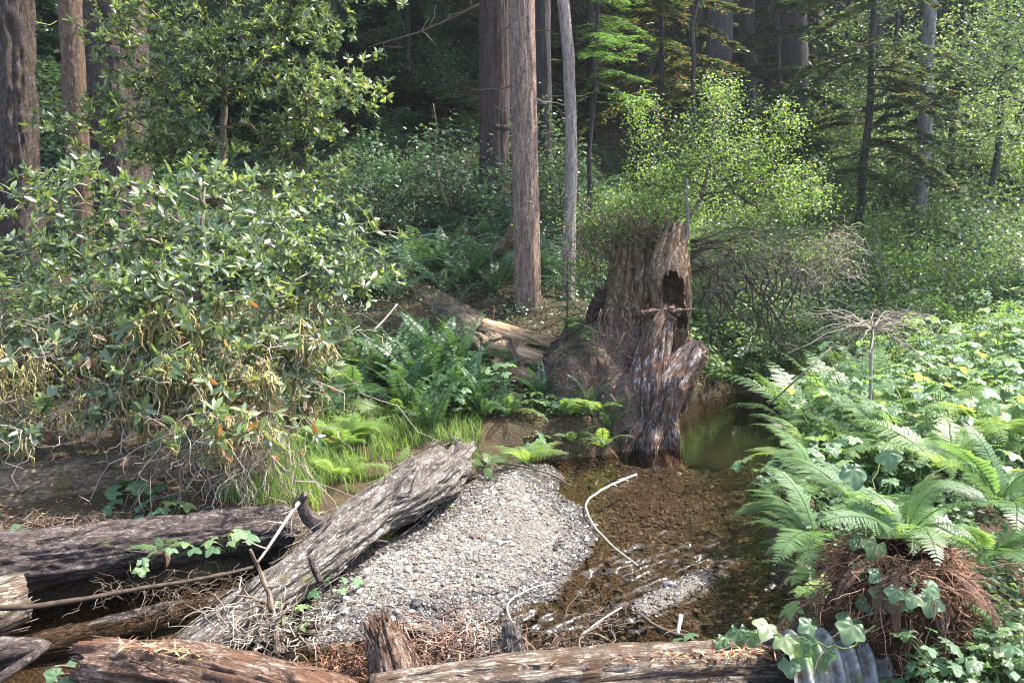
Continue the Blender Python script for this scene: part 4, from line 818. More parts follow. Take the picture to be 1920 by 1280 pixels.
def tree(pts, radii, mat, label, crown=None, name='redwood_tree', seg=48, step=.06, amp=.02, fu=9, fl=.6, seed=0, lump=.05, dead=0, twig='twig', extra=None, dents=()):
    pts = [np.asarray(q, float) for q in pts]; pts[0] = pts[0] - [0, 0, max(0, pts[0][2] - hz(*pts[0][:2]) + .25)]
    b = pts[0]; t = thing(name, b, label, 'tree')
    m = MB(); P, T, N, B, d = log_geo(m, pts, radii, seg, step, amp, fu, fl, seed, lump, (0, 0), caps=(False, True), dents=dents, fine_to=8.5); tk = part(m, 'trunk', M[mat], t)
    for k in range(dead):
        i = rng.integers(int(len(P) * .15), int(len(P) * .8)); a = rng.uniform(0, 6.28); v = np.array([math.cos(a), math.sin(a) * .6, rng.uniform(-.3, .3)])
        q = P[i] + unit(v) * d[i].mean() * .8; mm = MB(); L = rng.uniform(.15, .9); tube(mm, wiggle(q, q + v * L, 7, .12, .1), .014, .004, 5, rng.random(), 0, .3); part(mm, 'dead_branch', M[twig], tk)
    if crown is not None:
        o = link('crown', CROWN[crown[0]], t); e = np.asarray(pts[-1]) - b; o.location = (e[0], e[1], crown[1] - b[2]); s = crown[2]; o.scale = (s, s, s); o.rotation_euler = (0, 0, rng.random() * 6.28)
    return t
def up(px, py, Y, pxt, H, lean_y=0.0, sink=.3):
    """trunk path from a foot at a pixel to height H, passing the frame top at pxt"""
    b = at(px, py, Y); tp = at(pxt, 0, Y); k = (tp[0] - b[0]) / (tp[2] - b[2]); return [b + [-k * sink, 0, -sink], b + [k * 2, lean_y * .1, 2.0], b + [k * 5, lean_y * .3, 5.0], b + [k * (H - b[2]), lean_y, H - b[2]]]
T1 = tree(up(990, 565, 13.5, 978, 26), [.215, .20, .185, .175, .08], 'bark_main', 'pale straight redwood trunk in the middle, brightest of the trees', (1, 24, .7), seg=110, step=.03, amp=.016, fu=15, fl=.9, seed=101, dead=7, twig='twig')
# scar and burl at its foot
m = MB(); log_geo(m, [at(976, 575, 13.32), at(974, 530, 13.32), at(976, 480, 13.33)], [.085, .09, .04], 30, .03, .012, 12, .8, 102, .1, (.02, .06)); part(m, 'scar', M['wood_split'], T1.children[0], label='bare yellow wood scar at the foot')
m = MB(); log_geo(m, [at(960, 510, 13.25), at(975, 520, 13.2), at(990, 540, 13.22)], [.03, .07, .03], 24, .02, .015, 14, 2, 103, .2, (.02, .02)); part(m, 'burl', M['bark_red'], T1.children[0])
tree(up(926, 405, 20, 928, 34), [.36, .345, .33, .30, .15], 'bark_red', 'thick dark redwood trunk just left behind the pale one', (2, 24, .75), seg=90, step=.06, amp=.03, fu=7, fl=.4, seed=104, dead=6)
tree(up(958, 330, 24, 957, 33), [.24, .22, .20, .1], 'bark_far', 'dark trunk half hidden between the thick dark redwood and the pale one', (0, 19, .9), seg=50, amp=.03, seed=105)
tree(up(1018, 420, 22, 1013, 30), [.26, .24, .2, .1], 'bark_far', 'mossy dark trunk just right behind the pale redwood', (0, 20, .8), seg=50, amp=.03, seed=106, dead=4, twig='twig_moss')
T3 = tree([at(1065, 545, 14.2) - [0, 0, .2], at(1068, 420, 14.2), at(1071, 290, 14.2), at(1067, 140, 14.2), at(1056, 0, 14.2), at(1056, 0, 14.2) + [-.9, 0, 8]], [.115, .10, .092, .085, .075, .03], 'bark_slim', 'slim grey trunk with a bleached bare strip near its foot, right of the pale redwood', (1, 21, .4), seg=56, step=.04, amp=.008, fu=18, fl=1.5, seed=107, lump=.06, dead=9, twig='twig_moss')
m = MB(); log_geo(m, [at(1060, 560, 14.09), at(1064, 490, 14.085), at(1069, 425, 14.09)], [.03, .045, .012], 18, .03, .004, 20, 1, 108, .1, (.02, .05)); part(m, 'bare_strip', M['twig_white'], T3.children[0], label='bleached bare wood strip')
tree(up(24, 300, 13, 22, 28), [.30, .27, .26, .15], 'bark_fir', 'shaggy dark trunk at the upper left edge', (0, 17, .9), seg=80, step=.05, amp=.04, fu=8, fl=2, seed=109, dead=6, name='fir_tree', twig='twig_moss')
tree(up(140, 260, 12.5, 131, 24), [.165, .15, .145, .08], 'bark_brown', 'narrow reddish-brown trunk between two thick trunks at the upper left', (1, 17, .7), seg=70, step=.035, amp=.012, fu=14, fl=4, seed=110, name='fir_tree', dead=3, lump=.08)
tree(up(210, 330, 15, 208, 36), [.62, .57, .55, .3], 'bark_fir', 'very thick furrowed fir trunk at the upper left', (2, 21, 1.0), seg=140, step=.04, amp=.03, fu=11, fl=2.2, seed=111, name='fir_tree')
tree([at(1706, 480, 20) - [0, 0, .3], at(1716, 440, 20), at(1728, 350, 20), at(1736, 200, 20), at(1746, 0, 20), at(1752, 0, 20) + [.2, 0, 12]], [.17, .15, .132, .118, .10, .05], 'bark_grey', 'slim straight grey trunk alone at the upper right, curved at its foot', (1, 25, .4), seg=60, step=.05, amp=.012, fu=14, fl=2.5, seed=112, dead=8, name='fir_tree')
for k, (px, py, Y, pxt, r, lab) in enumerate([
    (683, 250, 30, 682, .40, 'far dark trunk at the top edge, left of the middle'), (806, 190, 32, 806, .22, 'thin far dark trunk, left one of a close pair at the top'),
    (838, 200, 30, 836, .32, 'far dark trunk, right one of a close pair at the top'), (648, 300, 24, 640, .10, 'very thin dark trunk beside the upper left evergreen'),
    (1345, 240, 26, 1352, .36, 'dark brown trunk above the leafy stump shrub'), (1402, 230, 29, 1400, .24, 'first slender bluish dark trunk right of the brown one, upper right'),
    (1436, 230, 33, 1448, .18, 'leaning thin dark trunk in the hazy upper right group'), (1490, 220, 30, 1488, .42, 'thickest bluish dark trunk in the hazy upper right group'),
    (1212, 240, 30, 1212, .24, 'far trunk behind the bright redwood sprays'), (1300, 260, 34, 1302, .30, 'far dark trunk seen through twigs above the stump'),
    (560, 120, 33, 560, .35, 'far dark trunk behind the upper left evergreen'), (1640, 230, 36, 1644, .3, 'far hazy trunk behind the drooping conifer boughs'),
    (330, 110, 30, 330, .4, 'far dark trunk behind the thick fir at the upper left'), (90, 160, 28, 92, .3, 'far dark trunk between the shaggy and the reddish trunk'), (1860, 260, 34, 1858, .3, 'far hazy trunk behind pale leaves at the top right'), (748, 130, 36, 748, .22, 'far thin trunk in the gloom between two dark groups')]):
    tree(up(px, py, Y, pxt, 32 + 4 * (k % 3), sink=1.5), [r * 1.15, r, r * .9, r * .4], 'bark_far', lab, (k % 3, 20 + 2.5 * (k % 4), .75), seg=28, step=.2, amp=.035, fu=6, fl=.4, seed=120 + k, dead=2)
# curved mossy stem leaning out of the ferns left of the pale redwood
m = MB(); log_geo(m, [at(900, 510, 15.2), at(918, 488, 15), at(945, 462, 14.8), at(962, 425, 14.7), at(972, 370, 14.7)], [.10, .10, .095, .08, .06], 30, .04, .012, 14, 3, 140, .15, (.02, .02)); solo(m, 'leaning_stem', M['log_brown'], 'mossy crooked stem leaning behind the pale redwood foot', 'tree stem')
stick('sapling_stem', [at(840, 390, 17), at(822, 340, 17), at(815, 290, 17), at(818, 240, 17), at(810, 195, 17)], .028, .012, 'twig_brown', 'thin dark curved sapling stem on the ferny slope', 14, .006, 'sapling', 10, .6)
stick('dead_limb', [at(690, 90, 22), at(800, 55, 22), at(900, 10, 22)], .02, .04, 'twig_brown', 'long dark bare limb crossing the gloom at the top', 14, .006, 'branch', 8, .7)

# conifers with living boughs low enough to see
LOWC = []
def low_conifer(base, H, zlo, R, nb, label, mat, dens, nl, nw, r, dead=0., az=None, name='conifer_sapling', rnd0=.5, droop=(.15, .4)):
    t = thing(name, base, label, 'tree'); m = MB(); tube(m, wiggle(np.asarray(base), np.asarray(base) + [0, 0, H], 14, .02), r, r * .2, 9, .4, 0, .1); part(m, 'trunk', M['bark_far'], t)
    m = MB()
    for k in range(nb):
        f = rng.random(); z = zlo + (H - zlo) * f; a = rng.uniform(*az) if az else rng.random() * 6.28
        bough(m, np.asarray(base) + [0, 0, z], np.array([math.cos(a), math.sin(a), rng.uniform(-.1, .3)]), R * (1 - .75 * f) * rng.uniform(.6, 1.1) + .15, rng.uniform(*droop), dens, nl, nw, rnd0, 1, .012, dead)
    part(m, 'crown', [mat, M['twig_brown']], t); LOWC.append(t); return t
low_conifer(at(1105, 470, 14.6), 7.2, 2.6, 1.25, 46, 'young redwood with bright green sprays right of the slim trunk', M['needle_bright'], 1.5, (.06, .10), .020, .05, .02, (-1.9, .9))
low_conifer(at(1062, 640, 11.9), 1.35, .15, .55, 34, 'bright green redwood seedling above the splintered log end', M['needle_bright'], 1.7, (.045, .07), .015, .014, .0)
low_conifer(at(1085, 700, 11.3), .75, .1, .42, 16, 'small drooping redwood sprout with rusty twigs beside the soil mound', M['needle_bright'], 1.6, (.04, .06), .014, .01, .12)
low_conifer(at(1610, 430, 18.5), 10.0, 1.2, 2.6, 62, 'drooping conifer with brown-flecked boughs at the upper right', M['needle'], 1.05, (.09, .15), .034, .10, .16, (-4.2, .2), 'conifer_tree', .6, (.3, .7))
low_conifer(at(1780, 420, 24), 12, .5, 3.0, 70, 'hazy conifer behind the slim grey trunk', M['needle'], .7, (.15, .24), .055, .12, .05, None, 'conifer_tree', .55, (.25, .5))
low_conifer(at(760, 330, 24), 11, .8, 3.0, 64, 'dark conifer with drooping boughs left of the thick dark redwood', M['needle'], .65, (.14, .24), .05, .12, .03, None, 'conifer_tree', .35, (.25, .5))
low_conifer(at(1230, 330, 19), 9, 1.5, 2.2, 60, 'conifer with feathery boughs behind the leafy stump shrub', M['needle'], .8, (.11, .18), .04, .08, .10, None, 'conifer_tree', .7, (.2, .4))
copy_thing(LOWC[5], at(520, 260, 22), rng.random() * 6.28, 1.00, 'dark conifer behind the upper left evergreen')
low_conifer(at(60, 250, 19), 10, .8, 2.2, 44, 'dark conifer in the gap right of the shaggy trunk', M['needle'], .8, (.12, .2), .045, .1, .03, None, 'conifer_tree', .35, (.25, .5))
low_conifer(at(1450, 330, 27), 13, .8, 3.0, 60, 'hazy conifer among the slender dark trunks at the upper right', M['needle'], .65, (.17, .26), .06, .12, .03, None, 'conifer_tree', .5, (.25, .5))
copy_thing(LOWC[5], at(890, 250, 29), rng.random() * 6.28, 1.18, 'far dark conifer behind the thick dark redwood')
copy_thing(LOWC[5], at(1110, 260, 27), rng.random() * 6.28, 1.18, 'far dark conifer right of the slim trunk')
copy_thing(LOWC[5], at(640, 170, 33), rng.random() * 6.28, 1.18, 'far conifer in the gloom at the top left of the middle')

FARC = [LOWC[k] for k in (4, 5, len(LOWC) - 1)]
for i in range(36):
    y = 31 + 14 * ((i * .618) % 1); x = (-.66 + 1.34 * (i + .5) / 26) * y
    if i >= 26: y = 37 + 9 * ((i * .618) % 1); x = (.12 + .06 * (i - 26)) * y
    copy_thing(FARC[i % 3], (x, y, hz(x, y) - .3), rng.random() * 6.28, rng.uniform(.9, 1.3), 'far conifer closing the view high on the slope')['group'] = 'far conifers closing the view'

# ------------------------------------------------------------------ ferns
def frond(kind, seed, L=1.0, elev=1.1, bend=1.5, pairs=28):
    """one frond along +Y, arching; kind 'sword' has plain pinnae, 'lady' has pinnae cut into pinnules"""
    m = MB(); n = 22; t = np.linspace(0, 1, n); th = elev - bend * t ** 1.3; ds = L / (n - 1)
    y = np.concatenate([[0], np.cumsum(np.cos(th[:-1]) * ds)]); z = np.concatenate([[0], np.cumsum(np.sin(th[:-1]) * ds)]); x = np.cumsum(rng.normal(size=n)) * .004 * L
    A = np.stack([x, y, z], -1); tube(m, A, .006 * L + .001, .0012, 4, .25)
    T, _, _ = frames(A); S = np.array([1., 0, 0]); side_r = rng.normal() * .1
    ts = np.linspace(.16 if kind == 'sword' else .2, .985, pairs)
    r0 = rng.uniform(.35, .65)
    for sg in (-1, 1):
        p = np.stack([np.interp(ts, t, A[:, k]) for k in range(3)], -1); tt_ = unit(np.stack([np.interp(ts, t, T[:, k]) for k in range(3)], -1))
        nrm = unit(np.cross(S, tt_)); 
        if kind == 'sword':
            w = .125 * L * np.minimum(1, (ts - .08) / .22) * np.minimum(1, (1.02 - ts) / .5) ** .7; fw = .30
        else:
            w = .20 * L * np.minimum(1, (ts - .02) / .35) * np.minimum(1, (1.01 - ts) / .62) ** .85; fw = .45
        d = unit(S * sg + tt_ * fw + nrm * rng.normal(.08, .10, (pairs, 1)) - np.array([0, 0, .18])); w = w * rng.uniform(.88, 1.08, pairs)
        if kind == 'sword':
            leaves(m, p, d, nrm + rng.normal(size=(pairs, 3)) * .15, w, .028 * L, np.clip(r0 + rng.normal(0, .12, pairs), 0, 1))
        else:
            q = 9; f = np.linspace(.08, .97, q)
            for s2 in (-1, 1):
                pp = p[:, None] + d[:, None] * (w[:, None] * f[None])[..., None] - nrm[:, None] * (w[:, None] * .12 * f[None] ** 2)[..., None]
                dd_ = unit(d * .55 + tt_ * s2)
                wl = (w[:, None] * .20 * (1.05 - f[None] ** 1.6) + .006 * L)
                leaves(m, pp.reshape(-1, 3), np.repeat(dd_, q, 0), np.repeat(nrm, q, 0), wl.ravel(), (w[:, None] * .095 + 0 * f[None]).ravel() + .002, np.clip(r0 + rng.normal(0, .10, pairs * q), 0, 1))
            pe = p + d * w[:, None]
    return m
FR = {}
FR['sword'] = [frond('sword', k, 1.0, 1.15 + .12 * (k % 3), .9 + .25 * (k % 4), 30).mesh('frond', M['sword']) for k in range(6)]
FR['lady'] = [frond('lady', k, 1.0, .75 + .15 * (k % 3), 1.2 + .25 * (k % 4), 24).mesh('frond', M['lady']) for k in range(6)]
FR['lime'] = [frond('lady', k, 1.0, .85 + .12 * (k % 3), 1.3 + .2 * (k % 3), 22).mesh('frond', M['ladylime']) for k in range(4)]
FR['dead'] = [frond('sword', k, 1.0, .1, 1.9 + .2 * k, 34).mesh('frond', M['needle_rust']) for k in range(3)]
def fern(loc, kind, L, n, label, group=None, az=None, tilt=0.0):
    t = thing('sword_fern' if kind == 'sword' else 'lady_fern', loc, label, 'fern', group); a0 = rng.random() * 6.28
    for k in range(n):
        o = link('frond', FR[kind][rng.integers(len(FR[kind]))], t); a = rng.uniform(*az) if az else a0 + k * 6.283 / n + rng.normal() * .25
        s = L * rng.uniform(.6, 1.12); o.rotation_euler = (rng.normal() * .22 + tilt, rng.normal() * .2, a); o.scale = (s * rng.uniform(.85, 1.1), s, s)
    if kind != 'dead' and 'dead' in FR and rng.random() < .55:
        for k in range(2):
            o = link('dead_frond', FR['dead'][k], t); s = L * rng.uniform(.5, .8); o.rotation_euler = (rng.normal() * .2, rng.normal() * .2, rng.uniform(*az) if az else rng.random() * 6.28); o.scale = (s, s, s)
    return t
def fern_mesh(kind, n, mat, seed):
    m = MB(); a0 = rng.random() * 6
    for k in range(n):
        f = frond(kind, k, rng.uniform(.7, 1.1), rng.uniform(.7, 1.2), rng.uniform(.9, 1.7), 17 if kind == 'sword' else 13); a = a0 + k * 6.283 / n + rng.normal() * .3; c, s = math.cos(a), math.sin(a)
        for V, R in zip(f.V, f.R): pass
        off = 0
        V = np.vstack(f.V); V = np.stack([V[:, 0] * c - V[:, 1] * s, V[:, 0] * s + V[:, 1] * c, V[:, 2]], -1)
        m.add(V, np.vstack(f.T), np.vstack(f.Q), np.concatenate(f.R))
    return m.mesh('fern', mat)
HF = [fern_mesh('sword', 11, M['hillfern'], k) for k in range(5)]
MF = [fern_mesh('lady', 7, M['lady'], k) for k in range(4)]
def place(name, meshes, x, y, s, label, cat, group, dz=0.0, tip=.08):
    o = link(name, meshes[rng.integers(len(meshes))]); o.location = (x, y, hz(x, y) + dz); o.rotation_euler = (rng.normal() * tip, rng.normal() * tip, rng.random() * 6.28); o.scale = (s, s, s * rng.uniform(.85, 1.15))
    return tag(o, label, cat, group)

# ------------------------------------------------------------------ generic leafy shrubs for the slopes
def shrub_mesh(name, nb, nl, L, mat, R=1.0, Hs=1.0, wr=.5, twig=None, rn=(.5, .2)):
    m = MB(); c = rsphere(nb) * (rng.random((nb, 1)) ** .4) * [R, R, Hs]; c[:, 2] = np.abs(c[:, 2]) * 1.1 + .12 * Hs
    k = rng.integers(0, nb, nl); p = c[k] + rng.normal(size=(nl, 3)) * [R * .16, R * .16, Hs * .09]
    up_ = np.tile([0, 0, 1.], (nl, 1)) + rng.normal(size=(nl, 3)) * .55; d = rsphere(nl) * [1, 1, .45]
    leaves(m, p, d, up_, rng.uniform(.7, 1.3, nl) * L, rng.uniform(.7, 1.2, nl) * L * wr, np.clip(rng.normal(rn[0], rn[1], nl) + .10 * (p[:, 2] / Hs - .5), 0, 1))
    for b in c[:: 2]: tube(m, wiggle([0, 0, -.1], b, 7, .12, -.1), .014 * R, .003, 4, rng.random(), 1)
    return m.mesh(name, [mat, M['twig_brown'] if twig is None else twig])
SH_DARK = [shrub_mesh('shrub', 60, 2300, .085, M['dark_leaf'], 1.0, 1.1) for k in range(3)]
SH_PALE = [shrub_mesh('shrub', 80, 3600, .075, M['pale_leaf'], 1.0, 1.2, .5, M['twig']) for k in range(3)]
SH_OAK = [shrub_mesh('shrub', 60, 2300, .10, M['oak_leaf'], 1.0, 1.2, .42) for k in range(2)]
SH_BRI = [shrub_mesh('shrub', 70, 2600, .055, M['bright_leaf'], 1.0, 1.1, .55, M['twig']) for k in range(2)]

def halton(i, b):
    f, r = 1.0, 0.0
    while i > 0: f /= b; r += f * (i % b); i //= b
    return r
# sword ferns and dark shrubs that cover the shaded slope behind
cnt = 0
for i in range(1, 2000):
    if cnt >= 270: break
    y = 14.2 + 20 * halton(i, 2) ** 1.3; x = (-.42 + .56 * halton(i, 3)) * y if i % 5 else (-.66 + .3 * halton(i, 3)) * y
    if y < 14.7 and -.9 < x < 2.6: continue
    place('sword_fern', HF, x, y, rng.uniform(.95, 1.5) * (1 + .014 * (y - 14)), 'sword fern, one of many carpeting the dark slope behind', 'fern', 'sword ferns on the dark slope'); cnt += 1
for i in range(1, 60):
    y = 16.5 + 21 * halton(i, 5); x = (halton(i, 7) * 2 - 1) * .66 * y
    if x > .12 * y: continue
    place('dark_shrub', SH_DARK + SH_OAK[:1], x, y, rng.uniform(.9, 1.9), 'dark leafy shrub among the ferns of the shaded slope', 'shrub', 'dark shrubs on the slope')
# right-hand side: pale sunlit thicket running back up the valley
for i in range(1, 105):
    y = 15 + 24 * halton(i, 2); x = y * (.20 + .50 * halton(i, 3))
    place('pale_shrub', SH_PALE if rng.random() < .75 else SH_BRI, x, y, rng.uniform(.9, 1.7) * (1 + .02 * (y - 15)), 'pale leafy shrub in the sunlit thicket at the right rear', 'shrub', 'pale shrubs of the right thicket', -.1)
def broad_tree(base, H, blobs, nl, L, mat, label, r=.1, wr=.5, name='broadleaf_tree', rn=(.5, .2)):
    base = np.asarray(base); t = thing(name, base, label, 'tree'); m = MB(); tr = wiggle(base, base + [0, 0, H], 12, .03)
    bl = [(base[0] + b[0], base[1] + b[1], base[2] + b[2], b[3], b[4], b[5]) for b in blobs]
    tg = in_blobs(110, bl, .35); nodes, ch, load, dr = grow(tr, tg, .5, .10); wood(m, nodes, ch, load, .010, .45, 5, r); part(m, 'trunk', M['bark_far'], t)
    m = MB(); k = rng.integers(0, len(tg), nl); p = tg[k] + rng.normal(size=(nl, 3)) * [.42, .42, .26]
    leaves(m, p, rsphere(nl) * [1, 1, .5], np.tile([0, 0, 1.], (nl, 1)) + rng.normal(size=(nl, 3)) * .6, rng.uniform(.7, 1.3, nl) * L, rng.uniform(.8, 1.2, nl) * L * wr, np.clip(rng.normal(*rn, nl), 0, 1)); part(m, 'crown', mat, t); return t
broad_tree(at(1850, 420, 21), 9, [(0, 0, 3.5, 2.6, 2, 2.2), (1.2, 0, 6, 2.6, 2, 2.2), (-.6, .5, 8, 2.0, 2, 1.6)], 15000, .12, M['pale_leaf'], 'tall pale-leaved tree filling the upper right corner', .12)
broad_tree(at(1650, 330, 29), 12, [(0, 0, 4, 3, 2, 2.4), (.5, 0, 8, 3, 2, 2.6), (-1, 0, 11, 2.6, 2, 2)], 14000, .16, M['pale_leaf'], 'hazy broadleaf tree behind the drooping conifer', .14)
broad_tree(at(1300, 300, 17), 7.5, [(0, 0, 4.6, 1.0, .8, .9), (.5, 0, 6.2, 1.1, .8, 1.0)], 6000, .10, M['oak_leaf'], 'evergreen branch mass hanging into the top above the stump shrub', .05, .42)
broad_tree(at(1960, 330, 16), 6, [(0, 0, 2.2, 1.6, 1.4, 1.6), (.2, 0, 4.4, 1.5, 1.3, 1.4)], 9000, .085, M['pale_leaf'], 'pale leafy small tree at the right edge below the corner tree', .07, .55, 'broadleaf_tree', (.6, .2))

# the small evergreen tree at the upper left
t = thing('evergreen_tree', at(415, 330, 11.6), 'glossy evergreen tree with a thin dark stem at the upper left', 'tree')
b0 = at(415, 420, 11.6); tr = wiggle(b0, at(420, -150, 11.8), 26, .012)
bl = [(*at(300, 90, 11.4), 1.15, .8, .75), (*at(470, 60, 11.2), 1.3, .9, .9), (*at(590, 130, 11.2), .95, .8, .85), (*at(640, 190, 11.0), .62, .6, .5), (*at(430, 215, 11.8), 1.5, .8, .7), (*at(540, -80, 11.4), 1.5, 1, 1.0), (*at(210, 130, 11.2), .45, .4, .28), (*at(190, 215, 11.3), .6, .4, .3), (*at(250, 40, 11.2), .5, .4, .3), (*at(90, 250, 11.3), .6, .4, .3), (*at(300, 260, 12), 1.2, .7, .4), (*at(570, 330, 12), .8, .6, .7)]
c1 = in_blobs(190, bl, .35); tg = c1[rng.integers(0, len(c1), 1250)] + rng.normal(size=(1250, 3)) * [.19, .19, .10]; nodes, ch, load, dr = grow(tr, tg, .22, .10); m = MB(); wood(m, nodes, ch, load, .0035, .40, 5, .05); part(m, 'trunk', M['twig_brown'], t)
P_, D_, N_, L_, W_ = rosettes(tg, unit(dr * .6 + [0, -.15, .75] + rng.normal(size=(len(tg), 3)) * .35), 9, (.4, 1.6), (.07, .14), .36)
k2 = rng.integers(0, len(nodes), 2600); P2, D2, N2, L2, W2 = rosettes(nodes[k2], unit(rng.normal(size=(len(k2), 3)) + [0, 0, 1.5]), 1, (.8, 1.6), (.08, .12), .38)
m = MB(); leaves(m, np.vstack([P_, P2]), np.vstack([D_, D2]), np.vstack([N_, N2]), np.concatenate([L_, L2]), np.concatenate([W_, W2]), np.clip(rng.normal(.55, .25, len(P_) + len(P2)), 0, 1), LAUREL_V, LAUREL_T); part(m, 'crown', M['oak_leaf'], t)

# the big drooping bush at the left: glossy leaves above, bare twigs and moss below
base = at(250, 760, 9.3); base[2] = hz(base[0], base[1])
t = thing('laurel_bush', base, 'big sprawling glossy-leaved bush with bare twigs and hanging moss at the left', 'bush'); BUSH = t
tr = resample([base - [0, 0, .1], at(300, 700, 9.1), at(370, 560, 8.8), at(380, 400, 8.9), at(385, 350, 9.0)], 22)[0]
bl = [(*at(200, 400, 8.7), 1.0, .8, .62), (*at(420, 390, 8.7), 1.0, .9, .62), (*at(560, 440, 8.7), .75, .8, .52), (*at(130, 500, 8.4), .95, .8, .45), (*at(380, 520, 8.2), 1.3, .9, .42), (*at(640, 510, 8.8), .62, .6, .35), (*at(700, 500, 9.0), .42, .5, .22)]
lo = [(*at(120, 640, 7.9), 1.0, .7, .35), (*at(330, 660, 7.7), 1.2, .7, .38), (*at(560, 620, 8.2), .9, .6, .4), (*at(220, 760, 7.4), .9, .5, .28), (*at(420, 790, 7.3), .8, .5, .25), (*at(60, 780, 7.3), .7, .5, .25), (*at(560, 700, 7.8), .6, .4, .35)]
c1 = in_blobs(105, bl, .45); c2 = in_blobs(80, lo, .15)      # leaves gather in tiers at branch ends, with gaps between
tg = np.vstack([c1[rng.integers(0, len(c1), 900)] + rng.normal(size=(900, 3)) * [.17, .17, .085], c2[rng.integers(0, len(c2), 520)] + rng.normal(size=(520, 3)) * [.16, .14, .08]]); nodes, ch, load, dr = grow(tr, tg, .2, .14)
m = MB(); wood(m, nodes, ch, load, .0032, .42, 6, .07); part(m, 'branches', M['twig'], t)
n1 = 900
Pa = rosettes(tg[:n1], unit(dr[:n1] * .6 + [0, -.2, .75] + rng.normal(size=(n1, 3)) * .35), 9, (.4, 1.6), (.055, .150), .36)
Pb = rosettes(tg[n1:], unit(dr[n1:] * .6 + [0, -.4, .45] + rng.normal(size=(len(tg) - n1, 3)) * .3), 6, (.5, 1.7), (.07, .18), .36)
k2 = rng.integers(0, len(nodes), 900); Pc = rosettes(nodes[k2], unit(rng.normal(size=(len(k2), 3)) + [0, -.5, 1.]), 1, (.8, 1.6), (.09, .14), .38)
P_, D_, N_, L_, W_ = [np.concatenate([a, b, c]) for a, b, c in zip(Pa, Pb, Pc)]; R_ = np.clip(rng.normal(.52, .24, len(P_)), 0, .97); R_ = np.where((P_[:, 2] < 1.9) & (rng.random(len(P_)) < .10), 1.0, R_)
order = np.argsort(np.linalg.norm(P_ - [0, 0, 3], axis=1)); near = order[:300]; rest = order[300:]
m = MB(); leaves(m, P_[rest], D_[rest], N_[rest], L_[rest], W_[rest], R_[rest], LAUREL_V, LAUREL_T); part(m, 'foliage', M['laurel'], t, kind='stuff')
LEAFM = []
for k in range(8):
    mm = MB(); mm.add(LAUREL_V, LAUREL_T, None, .25 + .09 * k if k < 7 else 1.0); LEAFM.append(mm.mesh('leaf', M['laurel']))
for i in near:
    link('leaf', LEAFM[min(int(R_[i] * 7.9), 7)], t, leaf_matrix(P_[i] - np.array(t.location), D_[i], N_[i], L_[i], W_[i]))
# bare twigs hanging toward us and beards of moss
m = MB()
for k in range(420):
    p = in_blobs(1, lo, .0)[0]; v = np.array([rng.normal() * .5, -rng.random() * .5, -rng.uniform(-.3, .8)]) * rng.uniform(.3, .9); tube(m, wiggle(p, p + v, 9, .22, -.05), .0055, .0022, 4, rng.random())
for k in range(90):
    p = at(rng.uniform(280, 560), rng.uniform(790, 860), rng.uniform(7.0, 7.6)); v = np.array([rng.normal() * .35, -rng.uniform(.1, .4), -rng.uniform(.2, .75)]); tube(m, wiggle(p, p + v, 9, .2, .05), .005, .002, 4, rng.random())
part(m, 'bare_twigs', M['twig'], t, kind='stuff')
m = MB()
def beard(m, p, L, n=7, w=.035):
    for k in range(n):
        q = p + rng.normal(size=3) * [w, w, .02]; l = L * rng.uniform(.4, 1.1); P = wiggle(q, q + [rng.normal() * .05, rng.normal() * .04, -l], 5, .22)
        tube(m, P, np.array([.6, 1, .95, .7, .1]) * rng.uniform(.004, .011), None, 3, rng.random(), 0, 1.2)
cand = nodes[(nodes[:, 2] < 2.35) & (nodes[:, 1] < 8.7)]
for k in range(430): beard(m, cand[rng.integers(len(cand))], rng.uniform(.06, .30), 6, .035)
for k in range(130): beard(m, at(rng.uniform(-20, 520), rng.uniform(660, 790), rng.uniform(7.2, 7.8)), rng.uniform(.12, .38), 6, .03)
part(m, 'hanging_moss', M['moss'], t, kind='stuff')
mdl = []
for k in range(3):
    mm = MB(); mm.add(LAUREL_V * [1, 1, 2.2], LAUREL_T, None, .3 + .3 * k); mdl.append(mm.mesh('dead_leaf', M['deadleaf']))
for k in range(70):
    p = at(rng.uniform(60, 640), rng.uniform(620, 860), rng.uniform(7.2, 7.9)); L = rng.uniform(.08, .14); link('dead_leaf', mdl[k % 3], t, leaf_matrix(p - np.array(t.location), rsphere(1)[0] - [0, 0, .9], rsphere(1)[0], L, L * .4))

# ------------------------------------------------------------------ shrub on the stump and the dead tangle beside it
t = thing('leafy_shrub', (SX + .35, 12.2, 2.7), 'bright yellow-green leafy shrub growing on top of the stump', 'shrub')
tr = resample([(SX + .3, 12.2, 2.6), at(1310, 380, 12.2), at(1330, 300, 12.2), at(1340, 220, 12.3)], 14)[0]
bl = [(*at(1240, 330, 12.2), .75, .6, .6), (*at(1350, 280, 12.2), .8, .7, .75), (*at(1440, 330, 12.2), .85, .7, .65), (*at(1350, 180, 12.3), .4, .4, .42), (*at(1210, 220, 12.3), .35, .35, .45), (*at(1470, 230, 12.4), .35, .35, .35), (*at(1500, 370, 12.3), .55, .5, .4), (*at(1170, 385, 12.3), .45, .5, .35), (*at(1255, 410, 12.1), .4, .4, .25), (*at(1120, 430, 12.4), .4, .3, .4), (*at(1100, 500, 12.6), .3, .3, .3), (*at(1225, 440, 11.9), .35, .25, .16), (*at(1160, 450, 11.9), .3, .25, .2)]
tg = in_blobs(620, bl, .15); nodes, ch, load, dr = grow(tr, tg, .16, .12); m = MB(); wood(m, nodes, ch, load, .0025, .42, 5, .035); part(m, 'branches', M['twig_brown'], t)
nl = 17000; k = rng.integers(0, len(tg), nl); p = tg[k] + rng.normal(size=(nl, 3)) * .085
